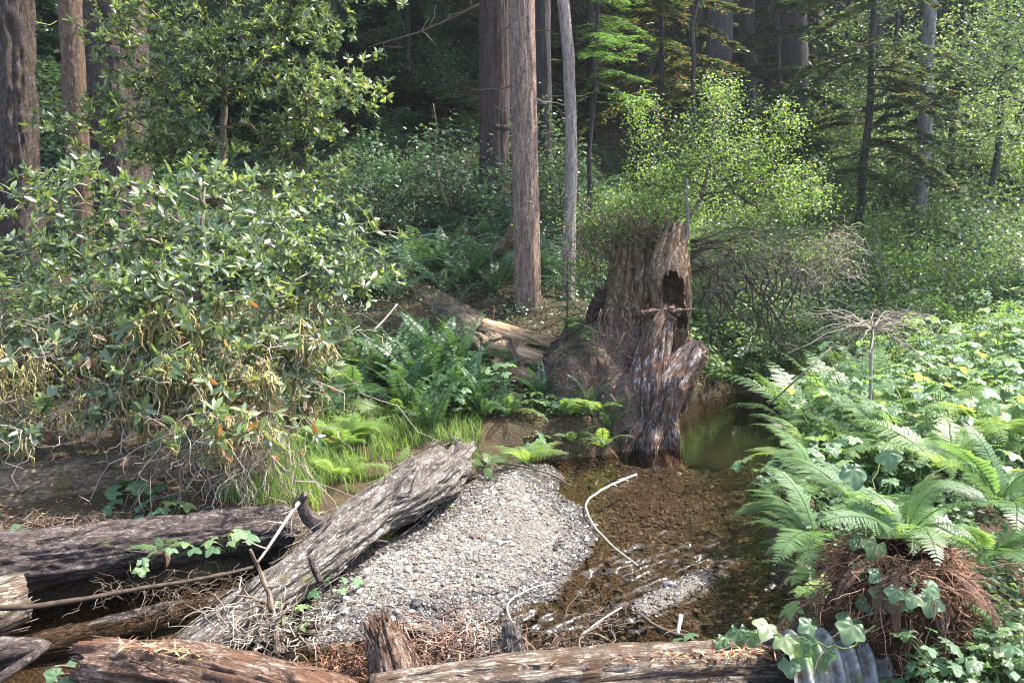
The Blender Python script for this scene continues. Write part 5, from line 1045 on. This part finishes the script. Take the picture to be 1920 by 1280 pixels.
m = MB(); leaves(m, p, rsphere(nl) * [1, 1, .5] + [0, 0, .15], np.tile([0, -.2, 1.], (nl, 1)) + rng.normal(size=(nl, 3)) * .5, rng.uniform(.035, .065, nl), rng.uniform(.016, .03, nl), np.clip(rng.normal(.6, .22, nl), 0, 1)); part(m, 'foliage', M['bright_leaf'], t, kind='stuff')
t = thing('dead_thicket', at(1430, 600, 12.6), 'grey-brown tangle of dead hanging twigs right of the stump', 'thicket')
m = MB()
for k in range(900):
    p = in_blobs(1, [(*at(1400, 480, 12.3), .8, .6, .45), (*at(1500, 500, 12.3), .75, .6, .5), (*at(1560, 470, 12.4), .6, .5, .5), (*at(1350, 520, 12.2), .4, .4, .5)], 0.)[0]; v = rsphere(1)[0] * [1, .6, .5] * rng.uniform(.15, .6) - [0, 0, rng.random() * .3]; tube(m, wiggle(p, p + v, 7, .22, -.1), .006, .0018, 3, rng.random())
part(m, 'twigs', M['twig'], t, kind='stuff')
m = MB()
for k in range(26):
    p = at(rng.uniform(1310, 1500), rng.uniform(470, 540), 12.2); e = at(rng.uniform(1320, 1560), rng.uniform(590, 690), 12.2); tube(m, wiggle(p, e, 12, .12, -.03), .016, .006, 5, rng.random() * .4)
for k in range(18):
    p = at(1295, rng.uniform(450, 520), 11.9); e = at(rng.uniform(1360, 1600), rng.uniform(420, 560), 12.2); tube(m, wiggle(p, e, 12, .1, -.1), .014, .004, 5, rng.random() * .5)
part(m, 'branches', M['twig_brown'], t)
nl = 3000; m = MB(); p = in_blobs(nl, [(*at(1400, 470, 12.2), .8, .6, .4), (*at(1520, 480, 12.2), .8, .6, .5)], 0.); leaves(m, p, rsphere(nl), np.tile([0, -.2, 1.], (nl, 1)) + rng.normal(size=(nl, 3)) * .5, rng.uniform(.03, .05, nl), .018, rng.random(nl)); part(m, 'foliage', M['bright_leaf'], t, kind='stuff')
# the whorl of bare stems over the right bank
c = at(1637, 618, 8.6); t = thing('dead_shrub', (c[0], c[1], hz(c[0], c[1])), 'bare dead shrub with stems radiating from one point, right bank', 'shrub')
m = MB(); tube(m, wiggle([c[0], c[1], hz(c[0], c[1])], c, 6, .05), .02, .016, 6, .5); part(m, 'stem', M['twig'], t)
m = MB()
for k in range(34):
    a = k * 2.4; r = rng.uniform(.45, 1.0); e = c + np.array([math.cos(a) * r, math.sin(a) * r * .7, rng.uniform(-.45, .2)]); P = wiggle(c, e, 9, .06, -.14); tube(m, P, .008, .0025, 4, rng.random())
    for j in range(7):
        q = P[rng.integers(2, 9)]; tube(m, wiggle(q, q + rsphere(1)[0] * [.22, .22, .12], 4, .15), .0035, .0015, 3, rng.random())
part(m, 'branches', M['twig'], t)
m = MB(); tube(m, wiggle(c, at(1660, 520, 8.6), 9, .05), .009, .004, 4, .1); part(m, 'shoot', M['twig_brown'], t)

# ------------------------------------------------------------------ ferns near the middle
mid = [(790, 690, 11.2, 1.05), (840, 720, 10.7, .95), (880, 715, 10.9, .9), (765, 740, 10.4, .85), (820, 660, 11.8, 1.0), (905, 740, 10.5, .75), (745, 650, 11.8, .9), (860, 670, 11.6, .9)]
whr = ['leftmost in front of the mossy log', 'in front of the mossy log, lowest of the clump', 'just left of the splintered log end', 'at the lower left of the middle clump, near the grass', 'against the middle of the mossy log', 'below the splintered log end', 'highest at the left end of the mossy log', 'second from the splintered log end']
for (px, py, Y, L), w_ in zip(mid, whr):
    q = at(px, py, Y); fern((q[0], q[1], hz(q[0], q[1])), 'sword', L * 1.12, 17, 'upright dark green sword fern ' + w_, 'sword ferns along the mossy log')
for px, py, Y, w_ in [(880, 570, 14.6, 'left of the pale redwood foot'), (930, 575, 14.2, 'touching the pale redwood foot at its left'), (830, 560, 15.2, 'behind the mossy log, left of the pair by the pale redwood'), (1020, 560, 15, 'between the pale redwood and the slim trunk'), (1120, 500, 15.5, 'behind the slim trunk beside the stump')]:
    q = at(px, py, Y); fern((q[0], q[1], hz(q[0], q[1])), 'sword', 1.15, 12, 'dark sword fern ' + w_, 'sword ferns behind the mossy log')
for px, py, kd, L, n, w_ in [(990, 845, 'lime', .62, 9, 'large yellow-green fern at the water edge below the splintered log'), (1075, 812, 'lady', .55, 8, 'green fern left of the grass tuft by the stump'), (1130, 815, 'lime', .5, 8, 'bright fern between the grass tuft and the broad leaves'), (910, 850, 'lady', .45, 7, 'small fern beside the root end of the pale log'), (640, 860, 'lime', .65, 9, 'yellow-green fern in the grass above the pale log, left one'), (735, 815, 'lime', .72, 10, 'yellow-green fern in the grass above the pale log, right one'), (690, 840, 'lime', .6, 9, 'yellow-green fern in the grass above the pale log, middle one'), (310, 1065, 'lady', .3, 5, 'tiny fern hanging on the lower dark log'), (1010, 760, 'lady', .6, 8, 'green fern under the splintered log end'), (960, 770, 'sword', .6, 9, 'small sword fern left of the rusty redwood sprout')]:
    q = gnd(px, py, .3); z = hz(q[0], q[1]); fern((q[0], q[1], max(z, .12) if py != 1065 else .45), kd, L, n, w_, None)
for k in range(16):
    x = rng.uniform(-1.1, 1.5); y = rng.uniform(10.35, 11.3); kd = ['lady', 'lime', 'sword'][k % 3]; fern((x, y, max(hz(x, y), .1)), kd, rng.uniform(.5, .8), 9, 'fern in the dense green bank between the pale log and the stump', 'ferns on the bank below the splintered log')
for k in range(16):
    x = rng.uniform(-3.1, -.8); y = rng.uniform(9.6, 12.6); fern((x, y, hz(x, y)), ['sword', 'lady'][k % 4 == 0], rng.uniform(.7, 1.05), 12, 'fern in the dense clump between the grass and the mossy log', 'ferns between the grass and the mossy log')
for k in range(9):
    x = rng.uniform(-2.6, -.7); y = rng.uniform(8.3, 9.9); fern((x, y, hz(x, y)), 'lime', rng.uniform(.5, .75), 8, 'yellow-green fern rising out of the bright grass', 'ferns in the bright grass')
for k in range(6):
    p = at(rng.uniform(1060, 1160), rng.uniform(650, 740), rng.uniform(11.0, 11.3)); fern(p, 'dead', rng.uniform(.35, .6), 8, 'rusty dead fern fronds drooping on the soil mound left of the stump', 'dead ferns on the soil mound')['category'] = 'fern'
def tuft_mesh(n, h, r, mat, w=.006, name='grass_tuft'):
    m = MB(); V = []; T_ = []; R = []
    b = rng.normal(size=(n, 2)) * r; a = rng.random(n) * 6.28; H = h * rng.uniform(.5, 1.1, n); le = rng.uniform(.1, .75, n) * H
    for i in range(4):
        f = i / 3; c = np.stack([b[:, 0] + np.cos(a) * le * f ** 2, b[:, 1] + np.sin(a) * le * f ** 2, H * f * (1 - .25 * f * le / H)], -1); s = np.stack([-np.sin(a), np.cos(a), 0 * a], -1) * w * (1 - f * .92)
        V += [c - s, c + s]
    V = np.stack(V, 1); t_ = []
    for i in range(3): k = 2 * i; t_ += [(k, k + 1, k + 3), (k, k + 3, k + 2)]
    m.add(V.reshape(-1, 3), (np.array(t_)[None] + (np.arange(n) * 8)[:, None, None]).reshape(-1, 3), None, np.repeat(np.clip(rng.normal(.55, .22, n), 0, 1), 8)); return m.mesh(name, mat)
TUFT = [tuft_mesh(90, .42, .07, M['grass']) for k in range(3)]
for px, py, s, w_ in [(1185, 825, 1.0, 'green grass tuft at the foot of the stump'), (1165, 822, .8, 'smaller grass tuft left beside the stump grass')]:
    q = gnd(px, py, .1); o = link('grass_tuft', TUFT[rng.integers(3)]); o.location = (q[0], q[1], hz(q[0], q[1]) - .02); o.scale = (s, s, s); tag(o, w_, 'grass tuft')
for x, y, s, w_ in [(3.35, 14.55, 1.2, 'leftmost grass tuft on the far shore of the pool'), (4.05, 14.75, 1.5, 'arching grass tuft in the middle of the far shore'), (4.7, 14.7, 1.4, 'grass tuft on the far shore, third from the stump'), (5.3, 14.2, 1.7, 'tall grass tuft at the right end of the far shore'), (4.95, 13.3, 1.6, 'tall grass tuft on the right shore of the pool'), (5.4, 12.8, 1.7, 'tall grass clump in front on the right shore of the pool')]:
    o = link('grass_tuft', TUFT[rng.integers(3)]); o.location = (x, y, max(hz(x, y), -.05) - .02); o.scale = (s, s, s); tag(o, w_, 'grass tuft')
# meadow grass behind the pale log
mg = MB(); n = 9000; X = rng.uniform(-2.9, -.4, n); Y = rng.uniform(7.5, 10.6, n); h, dc, d1, d2 = height(X, Y, True); k = (dc < -.1) & (n2(X, Y, 1.3, 77) > -.06); X, Y, h = X[k], Y[k], h[k]; n = len(X)
a = rng.random(n) * 6.28; H = rng.uniform(.12, .38, n); le = rng.uniform(.2, .8, n) * H; VV = []
for i in range(4):
    f = i / 3; c = np.stack([X + np.cos(a) * le * f ** 2, Y + np.sin(a) * le * f ** 2, h + H * f * (1 - .3 * f)], -1); s = np.stack([-np.sin(a), np.cos(a), 0 * a], -1) * .005 * (1 - f * .92); VV += [c - s, c + s]
V = np.stack(VV, 1); t_ = []
for i in range(3): k = 2 * i; t_ += [(k, k + 1, k + 3), (k, k + 3, k + 2)]
mg.add(V.reshape(-1, 3), (np.array(t_)[None] + (np.arange(n) * 8)[:, None, None]).reshape(-1, 3), None, np.repeat(np.clip(rng.normal(.6, .2, n), 0, 1), 8)); tag(mg.build('grass', M['grass']), 'fine bright grass growing behind the pale log', None, None, 'stuff')

# ------------------------------------------------------------------ broad lobed leaves
def lobed(lobes, depth, teeth, seed, cup=.12, mat='palm', rnd=.5):
    """a palmate leaf blade, stalk joint at the origin, along +Y, size 1"""
    m = MB(); n = 44; ph = np.linspace(-2.55, 2.55, n); r = (.42 + .12 * np.cos(ph)) * (1 + depth * np.cos(ph * lobes / 1.05)) * (1 + teeth * np.cos(ph * 23 + seed)) 
    x = np.sin(ph) * r; y = np.cos(ph) * r + .05; z = -cup * (x * x + (y - .1) ** 2) * 1.6 + .05 * np.cos(ph * lobes / 1.05 + 3.1)
    ri = .5; xi = x * ri; yi = y * ri; zi = z * ri * ri + .035 * np.cos(ph * lobes / 1.05)
    V = np.vstack([[[0, 0, 0]], np.stack([xi, yi, zi], -1), np.stack([x, y, z], -1)]); j = np.arange(n - 1)
    T_ = np.vstack([np.stack([0 * j, 1 + j + 1, 1 + j], 1), np.stack([1 + j, 2 + j, 2 + j + n], 1), np.stack([1 + j, 2 + j + n, 1 + j + n], 1)]); m.add(V, T_, None, rnd); return m
PALM = [lobed(5, .17, .05, k, .15, 'palm', .15 + .15 * k).mesh('leaf', M['palm']) for k in range(6)]
VINE = [lobed(5, .13, .015, k, .22, 'vine', .2 + .16 * k).mesh('leaf', M['vine']) for k in range(5)]
COLT = [lobed(7, .24, .08, k, .10, 'colt', .2 + .2 * k).mesh('leaf', M['coltsfoot']) for k in range(4)]
def leafy_plant(loc, H, n, S, leafs, label, cat='plant', group=None, name='broadleaf_plant', spread=.5, tiltx=.5, stalk=.004):
    t = thing(name, loc, label, cat, group); m = MB()
    for k in range(n):
        a = k * 2.4 + rng.normal() * .4; f = math.sqrt((k + .6) / n); p = np.array([math.cos(a) * f * spread, math.sin(a) * f * spread, H * (1.1 - .45 * f) * rng.uniform(.75, 1.1)])
        tube(m, wiggle([rng.normal() * .03, rng.normal() * .03, 0], p, 6, .06, -.05), stalk, stalk * .5, 4, rng.random()); s = S * rng.uniform(.7, 1.2)
        d = np.array([math.cos(a), math.sin(a), -.25 + rng.normal() * .2]); nn = np.array([math.cos(a) * .25, math.sin(a) * .25 - .15, 1.]) + rng.normal(size=3) * .2
        link('leaf', leafs[rng.integers(len(leafs))], t, leaf_matrix(p, d, nn, s, s))
    o = m.build('stems', M['stem_green'], t); return t
def plant_mesh(n, S, leafmeshgen, mat, H, spread):
    m = MB()
    for k in range(n):
        a = rng.random() * 6.28; f = math.sqrt(rng.random()); p = np.array([math.cos(a) * f * spread, math.sin(a) * f * spread, H * rng.uniform(.45, 1.1)]); tube(m, wiggle([rng.normal() * .04, rng.normal() * .04, 0], p, 4, .06), .005, .003, 3, rng.random(), 1)
        g = leafmeshgen(); s = S * rng.uniform(.7, 1.2); Mx = np.array(leaf_matrix(p, np.array([math.cos(a), math.sin(a), -.2 + rng.normal() * .2]), np.array([0, -.1, 1.]) + rng.normal(size=3) * .25, s, s))
        V = np.vstack(g.V); m.add(V @ Mx[:3, :3].T + Mx[:3, 3], np.vstack(g.T), None, np.clip(rng.normal(.5, .22), 0, 1))
    return m.mesh('plant', [mat, M['stem_green']])
PM = [plant_mesh(34, .145, lambda: lobed(5, .17, .05, 1), M['palm'], .75, .45) for k in range(4)]
# meadow of broad-leaved plants and ferns on the right bank, nearest ones with their own leaves
cnt = 0
for i in range(1, 900):
    if cnt > 165: break
    y = 7.2 + 13 * halton(i, 2) ** 1.2; x = y * (.30 + .42 * halton(i, 3))
    if x < 3.3 + .12 * max(0, y - 9) + (1.9 if 10.5 < y < 15 else 0): continue
    u_ = rng.random() if y > 10.5 else rng.choice([.2, .9], p=[.6, .4])
    if u_ < .5: place('thimbleberry_plant', PM, x, y, rng.uniform(.7, 1.4), 'broad-leaved plant in the green meadow on the right bank', 'plant', 'meadow plants of the right bank')
    elif u_ < .78: place('pale_shrub', SH_PALE + SH_BRI, x, y, rng.uniform(.45, .85), 'low feathery pale shrub in the meadow on the right bank', 'shrub', 'low shrubs of the right meadow')
    else: place('lady_fern', MF, x, y, rng.uniform(.9, 1.4), 'pale fern among the meadow plants on the right bank', 'fern', 'meadow ferns of the right bank', .1)
    cnt += 1
for i in range(1, 60):
    y = 6.8 + 11 * halton(i, 5); x = y * (.36 + .36 * halton(i, 7))
    if x < 3.2: continue
    place('lady_fern', MF, x, y, rng.uniform(.8, 1.2), 'pale fern among the meadow plants on the right bank', 'fern', 'meadow ferns of the right bank', .1)
for k in range(14):
    x, y = rng.uniform(2.75, 3.9), rng.uniform(13.9, 15.0); z = hz(x, y)
    if z > -.02: place('thimbleberry_plant', PM, x, y, rng.uniform(.4, .7), 'sunlit broad-leaved plant on the far shore behind the pool', 'plant', 'plants on the far shore')
for k in range(9):
    x, y = rng.uniform(2.7, 4.4), rng.uniform(13.7, 14.8); z = hz(x, y)
    if z > -.06:
        o = link('grass_tuft', TUFT[k % 3]); o.location = (x, y, z - .02); s_ = rng.uniform(.8, 1.4); o.scale = (s_, s_, s_); tag(o, 'small grass tuft at the far waterline of the pool', 'grass tuft', 'small tufts at the far waterline')
for x, y, s in [(-5.6, 10.6, 1.1), (-4.6, 11.2, 1.0), (-3.6, 10.9, .9), (-6.4, 9.6, 1.1)]: place('dark_shrub', SH_OAK, x, y, s, 'evergreen shrub close behind the big left bush', 'shrub', 'shrubs behind the left bush')
for x, y, kd in [(2.62, 12.75, 'lady'), (2.78, 13.15, 'lime'), (2.88, 13.6, 'lady'), (3.05, 14.0, 'lime'), (2.7, 13.9, 'sword')]: fern((x, y, max(hz(x, y), .05)), kd, .6, 9, 'small fern on the bank behind the stump, at the back of the pool', 'ferns at the back of the pool')
for i in range(1, 27):
    x = 2.7 + 3.2 * halton(i, 2); y = 14.9 + 3.0 * halton(i, 3); place('thimbleberry_plant', PM, x, y, rng.uniform(.6, 1.0), 'sunlit broad-leaved plant on the far shore behind the pool', 'plant', 'plants on the far shore')
for x, y, s in [(3.0, 17.2, 1.0), (4.2, 17.8, 1.2), (5.2, 17.0, 1.1), (2.9, 15.6, .7)]: place('bright_shrub', SH_BRI, x, y, s, 'bright green shrub behind the far shore of the pool', 'shrub', 'bright shrubs behind the pool')

# ------------------------------------------------------------------ right foreground: root mat, ferns, vines
c = np.array([2.15, 4.15, .0]); gz = .35
t = thing('fern_root_mat', (c[0], c[1], gz), 'mound of rusty brown dead fern roots at the lower right', 'root mat')
m = MB(); nv, nu = 26, 40; V = []
for i in range(nv):
    f = i / (nv - 1)
    for j in range(nu):
        a = j / nu * 6.283; r = (.44 - .14 * f) * math.cos(f * 1.45) ** .3 * (1 + 1.1 * (fbm(np.array([math.cos(a) * 1.6, math.sin(a) * 1.6, f * 3])) - .5)) * (1 + .25 * max(0, -math.cos(a)) * (1 - f)); V.append((c[0] + math.cos(a) * r, c[1] + math.sin(a) * r, gz - .1 + 1.02 * math.sin(f * 1.5)))
m.add(np.array(V), None, ring_quads(nv, nu)); RV = np.array(V); part(m, 'core', M['mat_core'], t)
m = MB()
for k in range(3200):
    p = RV[rng.integers(len(RV))]; o_ = unit((p - c) * [1, 1, 0]); p = p + o_ * rng.uniform(-.02, .05) + rng.normal(size=3) * .02; v = np.array([rng.normal(), rng.normal(), -abs(rng.normal()) * .8]) * .05 + o_ * .03
    tube(m, wiggle(p, p + v * 1.2, 4, .35), rng.uniform(.002, .005), .0012, 3, rng.random())
part(m, 'dead_frond_bases', M['rhizome'], t, kind='stuff')
m = MB()
for k in range(40):
    a = rng.uniform(-3.4, .4); p = c + np.array([math.cos(a) * .36, math.sin(a) * .36, rng.uniform(.75, 1.3)]); tube(m, wiggle(p, p + [rng.normal() * .35, -.12 + rng.normal() * .1, -rng.uniform(-.05, .45)], 8, .10, -.12), .003, .0015, 4, rng.random())
part(m, 'dead_stalks', M['root_fibre'], t, kind='stuff')
for k in range(11):
    a = rng.uniform(1.9, 4.6); o = link('dead_frond', FR['dead'][k % 3], t); s_ = rng.uniform(.3, .52); o.location = (-math.sin(a) * .16, math.cos(a) * .16, rng.uniform(.70, .92)); o.rotation_euler = (rng.normal() * .15, rng.normal() * .2, a); o.scale = (s_ * .7, s_, s_)
# ferns: each placed by its crown; az 0 = frond heads away (+Y), pi = toward us, pi/2 = to the left
RF = [((2.20, 4.25, 1.28), 'lady', .80, 14, 'large fern crowning the brown root mound', None),
      ((1.95, 4.9, 1.00), 'lady', .75, 11, 'fern arching left over the water from behind the root mound', (.2, 3.0)),
      ((2.55, 5.6, .95), 'lady', .95, 12, 'tall fern behind the root mound, over the bank', (.0, 3.6)),
      ((2.6, 6.6, .75), 'lady', .95, 11, 'fern spreading low over the pool edge at the right', (.3, 2.6)),
      ((2.95, 7.6, .6), 'lime', .90, 10, 'pale fern reaching left over the pool, farthest along the bank', (.4, 2.4)),
      ((2.75, 4.4, 1.1), 'lady', .75, 12, 'fern at the right edge level with the root mound', (.6, 5.0)),
      ((2.65, 3.85, .75), 'lady', .62, 10, 'fern at the right edge below the others', (.5, 3.5)),
      ((2.35, 6.05, .42), 'lady', .62, 9, 'fern hanging over the bank just above the small gravel islet', (.6, 2.8)),
      ((2.2, 5.45, .45), 'lady', .55, 8, 'small fern on the bank left of the root mound', (.6, 2.8)),
      ((2.5, 7.0, .45), 'lady', .7, 9, 'fern dipping to the water in the middle of the right bank', (.6, 2.6)),
      ((3.2, 5.0, 1.15), 'lady', .95, 13, 'big fern at the right edge, above the root mound', None),
      ((3.5, 6.2, 1.05), 'lime', 1.0, 12, 'yellow-green fern behind the big one at the right edge', None),
      ((3.6, 7.4, .9), 'lady', 1.0, 12, 'fern in the right meadow in front of the dead shrub', None),
      ((4.3, 7.0, 1.1), 'lime', 1.1, 12, 'tall yellowish fern at the right edge in the meadow', None),
      ((4.1, 8.6, .9), 'lime', 1.0, 11, 'yellow-green fern right of the dead radiating shrub', None)]
for loc, kd, L, n, lab, az in RF:
    fern(loc, kd, L * .88, n, lab, None, az)
# trailing vine with big smooth leaves, down the left of the mound and over the pipe
def vine(name, pts, leafpts, S, label, mats=VINE, face=(-.2, -.75, .65)):
    t = thing(name, pts[0], label, 'vine'); m = MB(); tube(m, resample(pts, 26)[0] + rng.normal(size=(26, 3)) * .008, .006, .003, 5, .4); part(m, 'stem', M['stem_green'], t)
    for p in leafpts:
        s = S * rng.uniform(.75, 1.25); d = np.array([rng.normal() * .6, -.5, -.55 + rng.normal() * .25]); link('leaf', mats[rng.integers(len(mats))], t, leaf_matrix(np.asarray(p) - np.array(t.location), d, np.array(face) + rng.normal(size=3) * .22, s, s))
    return t
def px_pts(l): return [at(*q) for q in l]
vine('climbing_vine', px_pts([(1660, 1180, 3.9), (1640, 1090, 4.1), (1625, 1000, 4.3), (1640, 900, 4.6), (1670, 800, 4.9)]), px_pts([(1625, 1120, 3.95), (1600, 1160, 3.95), (1650, 1075, 3.95), (1610, 1060, 4.05), (1645, 1020, 4.1), (1600, 1010, 4.2), (1655, 980, 4.2), (1620, 940, 4.3), (1580, 960, 4.35), (1600, 880, 4.5), (1665, 850, 4.6), (1660, 1110, 3.9), (1690, 1115, 3.85), (1745, 1120, 3.8)]), .145, 'vine with smooth lobed leaves climbing the left side of the root mound')
vine('trailing_vine', px_pts([(1640, 1170, 3.72), (1590, 1215, 3.68), (1540, 1205, 3.7), (1450, 1190, 3.85), (1380, 1195, 4.0)]), px_pts([(1600, 1172, 3.68), (1520, 1170, 3.75), (1470, 1195, 3.75), (1440, 1170, 3.9), (1500, 1210, 3.68), (1410, 1190, 3.95), (1385, 1180, 4.1), (1350, 1200, 4.1), (1550, 1225, 3.66), (1480, 1240, 3.7), (1330, 1210, 4.15)]), .125, 'blue-green vine trailing over the pipe and the bottom log')
vine('trailing_vine', px_pts([(1720, 1080, 3.78), (1700, 1110, 3.72), (1660, 1125, 3.72)]), px_pts([(1715, 1115, 3.7), (1680, 1105, 3.72), (1740, 1100, 3.72)]), .10, 'short vine with three leaves across the brown roots')
# pale palmate leaves at the water edge left of the mound
for px, py, Y, H, n, S, lab in [(1545, 1160, 4.35, .32, 9, .21, 'pale green cut-leaved plant at the waterline behind the pipe'), (1600, 1120, 4.6, .30, 8, .19, 'pale green cut-leaved plant close behind the vine')]:
    q = at(px, py, Y); leafy_plant((q[0], q[1], q[2] - .12), H * .85, n, S, COLT, lab, 'plant', None, 'coltsfoot_plant', .22)
for px, py, Y, H, n, S, mats, lab in [(1320, 1225, 4.25, .16, 7, .10, PALM, 'small leafy weed at the waterline by the bottom log'), (1240, 1232, 4.2, .10, 6, .09, COLT, 'low pale weed on the bottom log near its middle'),
     (1430, 1215, 4.2, .14, 8, .12, VINE, 'bluish leafy weed on the right part of the bottom log'), (150, 1270, 4.4, .16, 8, .11, PALM, 'green weed growing up in the bottom left corner'),
     (630, 1100, 6.1, .13, 5, .11, PALM, 'small lobed weed on the gravel next to the pale log'), (545, 1150, 5.5, .16, 6, .11, COLT, 'pale lobed weed at the foot of the pale log'), (910, 1070, 6.7, .16, 6, .06, COLT, 'lone bright weed in the middle of the gravel bar'),
     (830, 880, 9.4, .2, 6, .10, COLT, 'pale weed behind the root end of the pale log'), (180, 960, 7.2, .30, 9, .20, PALM, 'cluster of broad lobed leaves between the two left logs, left one'), (250, 930, 7.4, .34, 10, .21, PALM, 'cluster of broad lobed leaves between the two left logs, middle one'), (300, 960, 7.1, .28, 9, .18, PALM, 'cluster of broad lobed leaves between the two left logs, right one'),
     (330, 1030, 6.4, .14, 7, .15, PALM, 'lobed leaves draping over the lower dark log, left of two'), (430, 1015, 6.5, .16, 8, .15, PALM, 'lobed leaves draping over the lower dark log, right of two'), (255, 1055, 6.2, .10, 3, .14, PALM, 'single lobed leaf sprig below the lower dark log'), (10, 1000, 6.5, .14, 5, .13, PALM, 'leafy sprig on the lower dark log at the left edge'), (1000, 830, 10.2, .3, 6, .22, PALM, 'broad-leaved plant at the water edge left of the green fern'), (940, 700, 11.0, .4, 8, .16, PALM, 'leafy plant among the sword ferns below the log end'), (1010, 770, 10.8, .45, 9, .15, PALM, 'green leafy plant below the rusty redwood sprout'),(860, 760, 10.3, .4, 8, .14, PALM, 'bright leafy plant among the sword ferns, left of the water edge')]:
    q = at(px, py, Y); leafy_plant((q[0], q[1], q[2] - H * .5), H, n, S, mats, lab, 'plant', None, 'leafy_weed', .14 + .25 * H)
# ground ivy in the bottom right corner
i = 0
for k in range(26):
    px = rng.uniform(1720, 1960); py = rng.uniform(1190, 1300); q = at(px, py, rng.uniform(3.55, 4.0))
    leafy_plant((q[0], q[1], q[2] - .1), .12, 7, .095, VINE + PALM[:2], 'low round-leaved ground ivy covering the bottom right corner', 'plant', 'ground ivy in the bottom right corner', 'ground_ivy', .13)
for k in range(15):
    x = rng.uniform(2.4, 4.4); y = rng.uniform(4.6, 8.2); leafy_plant((x, y, hz(x, y) + .25), .5, 9, .16, PALM + VINE[:2], 'broad-leaved plant filling gaps between the ferns at the right', 'plant', 'leafy plants between the right ferns', 'leafy_weed', .3)
# litter on logs, bank and bar: fallen leaves
LD = []
for k in range(3):
    mm = MB(); mm.add(LAUREL_V * [1, 1, 1.6], LAUREL_T, None, [.5, .8, 1.0][k]); LD.append(mm.mesh('fallen_leaf', M['deadleaf']))
X, Y, h, dc, d1, d2 = scatter(400, -2, 1.2, 5.2, 9.6); kk = np.where(d1 > .02)[0][:34]
for i in kk:
    o = link('fallen_leaf', LD[i % 3], None, leaf_matrix(np.array([X[i], Y[i], h[i] + .025]), rsphere(1)[0] * [1, 1, .1], np.array([0, 0, 1.]) + rng.normal(size=3) * .3, .06, .03)); tag(o, 'small fallen leaf lying on the gravel bar', 'leaf', 'fallen leaves on the gravel bar')
# underlayer of mixed low greenery hiding bare soil on the banks
def cover(name, n, region, L, mat, label, zr=(.02, .3), wr=.5):
    X = rng.uniform(region[0], region[1], n); Y = rng.uniform(region[2], region[3], n); h, dc, d1, d2 = height(X, Y, True); k = (dc < -.22) & (n2(X, Y, .9, 55) > -.1); X, Y, h = X[k], Y[k], h[k]; n = len(X)
    m = MB(); p = np.stack([X, Y, h + rng.uniform(*zr, n)], -1); leaves(m, p, rsphere(n) * [1, 1, .4], np.tile([0, -.2, 1.], (n, 1)) + rng.normal(size=(n, 3)) * .45, rng.uniform(.6, 1.3, n) * L, rng.uniform(.6, 1.2, n) * L * wr, np.clip(rng.normal(.45, .22, n), 0, 1))
    tag(m.build(name, mat), label, None, None, 'stuff')
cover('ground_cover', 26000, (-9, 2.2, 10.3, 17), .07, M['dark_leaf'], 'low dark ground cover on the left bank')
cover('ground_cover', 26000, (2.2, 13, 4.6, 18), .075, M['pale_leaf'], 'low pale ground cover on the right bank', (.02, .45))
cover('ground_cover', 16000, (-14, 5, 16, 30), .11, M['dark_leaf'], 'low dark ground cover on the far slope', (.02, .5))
cover('ground_cover', 9000, (2.0, 4.6, 3.4, 8.5), .08, M['palm'], 'mixed low leaves beneath the right ferns', (.0, .35))
cover('leaf_litter', 14000, (-9, 4, 10, 18), .05, M['deadleaf'], 'dead leaves and needles on the left bank', (.0, .03), .35)
cover('leaf_litter', 6000, (-5, 4, 3.3, 8.5), .05, M['deadleaf'], 'dead leaves on the near banks', (.0, .03), .35)

# ------------------------------------------------------------------ the hazy air
HZ = np.array([[-72, -42, -2.0], [72, -42, -2.0], [72, 97, -2.0], [-72, 97, -2.0], [-72, -42, 72], [72, -42, 72], [72, 97, 72], [-72, 97, 72]], float)
mb = MB(); mb.add(HZ, None, np.array([[3, 2, 1, 0], [4, 5, 6, 7], [0, 1, 5, 4], [1, 2, 6, 5], [2, 3, 7, 6], [3, 0, 4, 7]]))
m_, nt, out = newmat('valley_haze'); pv = nt.nodes.new('ShaderNodeVolumePrincipled'); pv.inputs['Color'].default_value = (.92, .95, 1, 1); pv.inputs['Density'].default_value = .0009; pv.inputs['Anisotropy'].default_value = .7; nt.links.new(pv.outputs[0], out.inputs['Volume'])
USE_HAZE = True
if USE_HAZE: tag(mb.build('haze', m_, None, False), kind='stuff')
